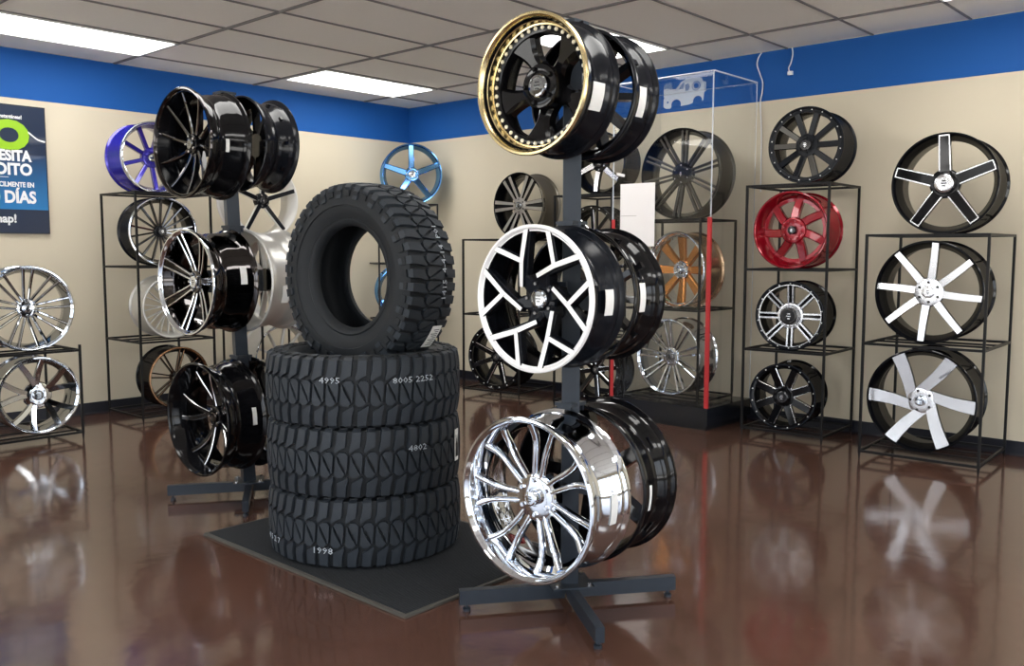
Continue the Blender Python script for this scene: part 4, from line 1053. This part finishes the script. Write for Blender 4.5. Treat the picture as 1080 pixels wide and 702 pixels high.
# ------------------------------------------------------------------ camera
Q = dict(c=(6.215, 7.100, 1.274), yaw=3.8814, pitch=-0.0918, roll=0.0007, f=952.0)
fw = Vector((math.cos(Q['pitch']) * math.cos(Q['yaw']), math.cos(Q['pitch']) * math.sin(Q['yaw']), math.sin(Q['pitch'])))
rt = Vector((math.sin(Q['yaw']), -math.cos(Q['yaw']), 0)); up = rt.cross(fw)
c_, s_ = math.cos(Q['roll']), math.sin(Q['roll'])
r2 = rt * c_ + up * s_; u2 = -rt * s_ + up * c_
cam = bpy.data.cameras.new('camera'); co = bpy.data.objects.new('camera', cam); COL.objects.link(co)
co.matrix_world = Matrix(((r2.x, u2.x, -fw.x, Q['c'][0]), (r2.y, u2.y, -fw.y, Q['c'][1]), (r2.z, u2.z, -fw.z, Q['c'][2]), (0, 0, 0, 1)))
cam.sensor_width = 36; cam.sensor_fit = 'HORIZONTAL'; cam.lens = 36 * Q['f'] / 1080; cam.clip_start = 0.05
scene.camera = co

# ------------------------------------------------------------------ daylight
w = bpy.data.worlds.new('world'); scene.world = w; w.use_nodes = True; nt = w.node_tree
bg = nt.nodes['Background']; tc = nt.nodes.new('ShaderNodeTexCoord'); sx = nt.nodes.new('ShaderNodeSeparateXYZ')
nt.links.new(tc.outputs['Generated'], sx.inputs[0])
rp = nt.nodes.new('ShaderNodeValToRGB'); e_ = rp.color_ramp.elements
e_[0].position = 0.0; e_[0].color = (0.30, 0.29, 0.27, 1); e_[1].position = 1.0; e_[1].color = (0.55, 0.72, 1.0, 1)
x1 = e_.new(0.50); x1.color = (0.34, 0.33, 0.31, 1); x2 = e_.new(0.53); x2.color = (0.90, 0.95, 1.0, 1)
ma = nt.nodes.new('ShaderNodeMath'); ma.operation = 'MULTIPLY_ADD'; ma.inputs[1].default_value = 0.5; ma.inputs[2].default_value = 0.5
nt.links.new(sx.outputs['Z'], ma.inputs[0]); nt.links.new(ma.outputs[0], rp.inputs[0]); nt.links.new(rp.outputs[0], bg.inputs['Color'])
bg.inputs['Strength'].default_value = 4.6
sun = bpy.data.lights.new('sun', 'SUN'); sun.energy = 26.0; sun.angle = R_(1.5); sun.color = (1.0, 0.96, 0.90)
so = bpy.data.objects.new('sun', sun); COL.objects.link(so)
so.rotation_euler = Vector((0.45, 0.50, -1.0)).to_track_quat('-Z', 'Y').to_euler(); so.location = (4, 4, 12)
def portal(loc, rot, sx_, sy_):
    l = bpy.data.lights.new('window_portal', 'AREA'); l.shape = 'RECTANGLE'; l.size = sx_; l.size_y = sy_; l.cycles.is_portal = True
    o = bpy.data.objects.new('window_portal', l); o.location = loc; o.rotation_euler = rot; COL.objects.link(o)
for a, b in OPX: portal(((a + b) / 2, Y1 + 0.15, 1.26), (R_(-90), 0, 0), b - a, 2.28)
for a, b in OPY: portal((X1 + 0.15, (a + b) / 2, 1.26), (0, R_(90), 0), 2.28, b - a)

vs = scene.view_settings; vs.view_transform = 'Standard'; vs.look = 'None'; vs.gamma = 1; vs.exposure = -0.08
vs.use_curve_mapping = False
scene.cycles.max_bounces = 10; scene.cycles.glossy_bounces = 6; scene.cycles.transparent_max_bounces = 12
scene.cycles.sample_clamp_indirect = 8; scene.cycles.use_denoising = True
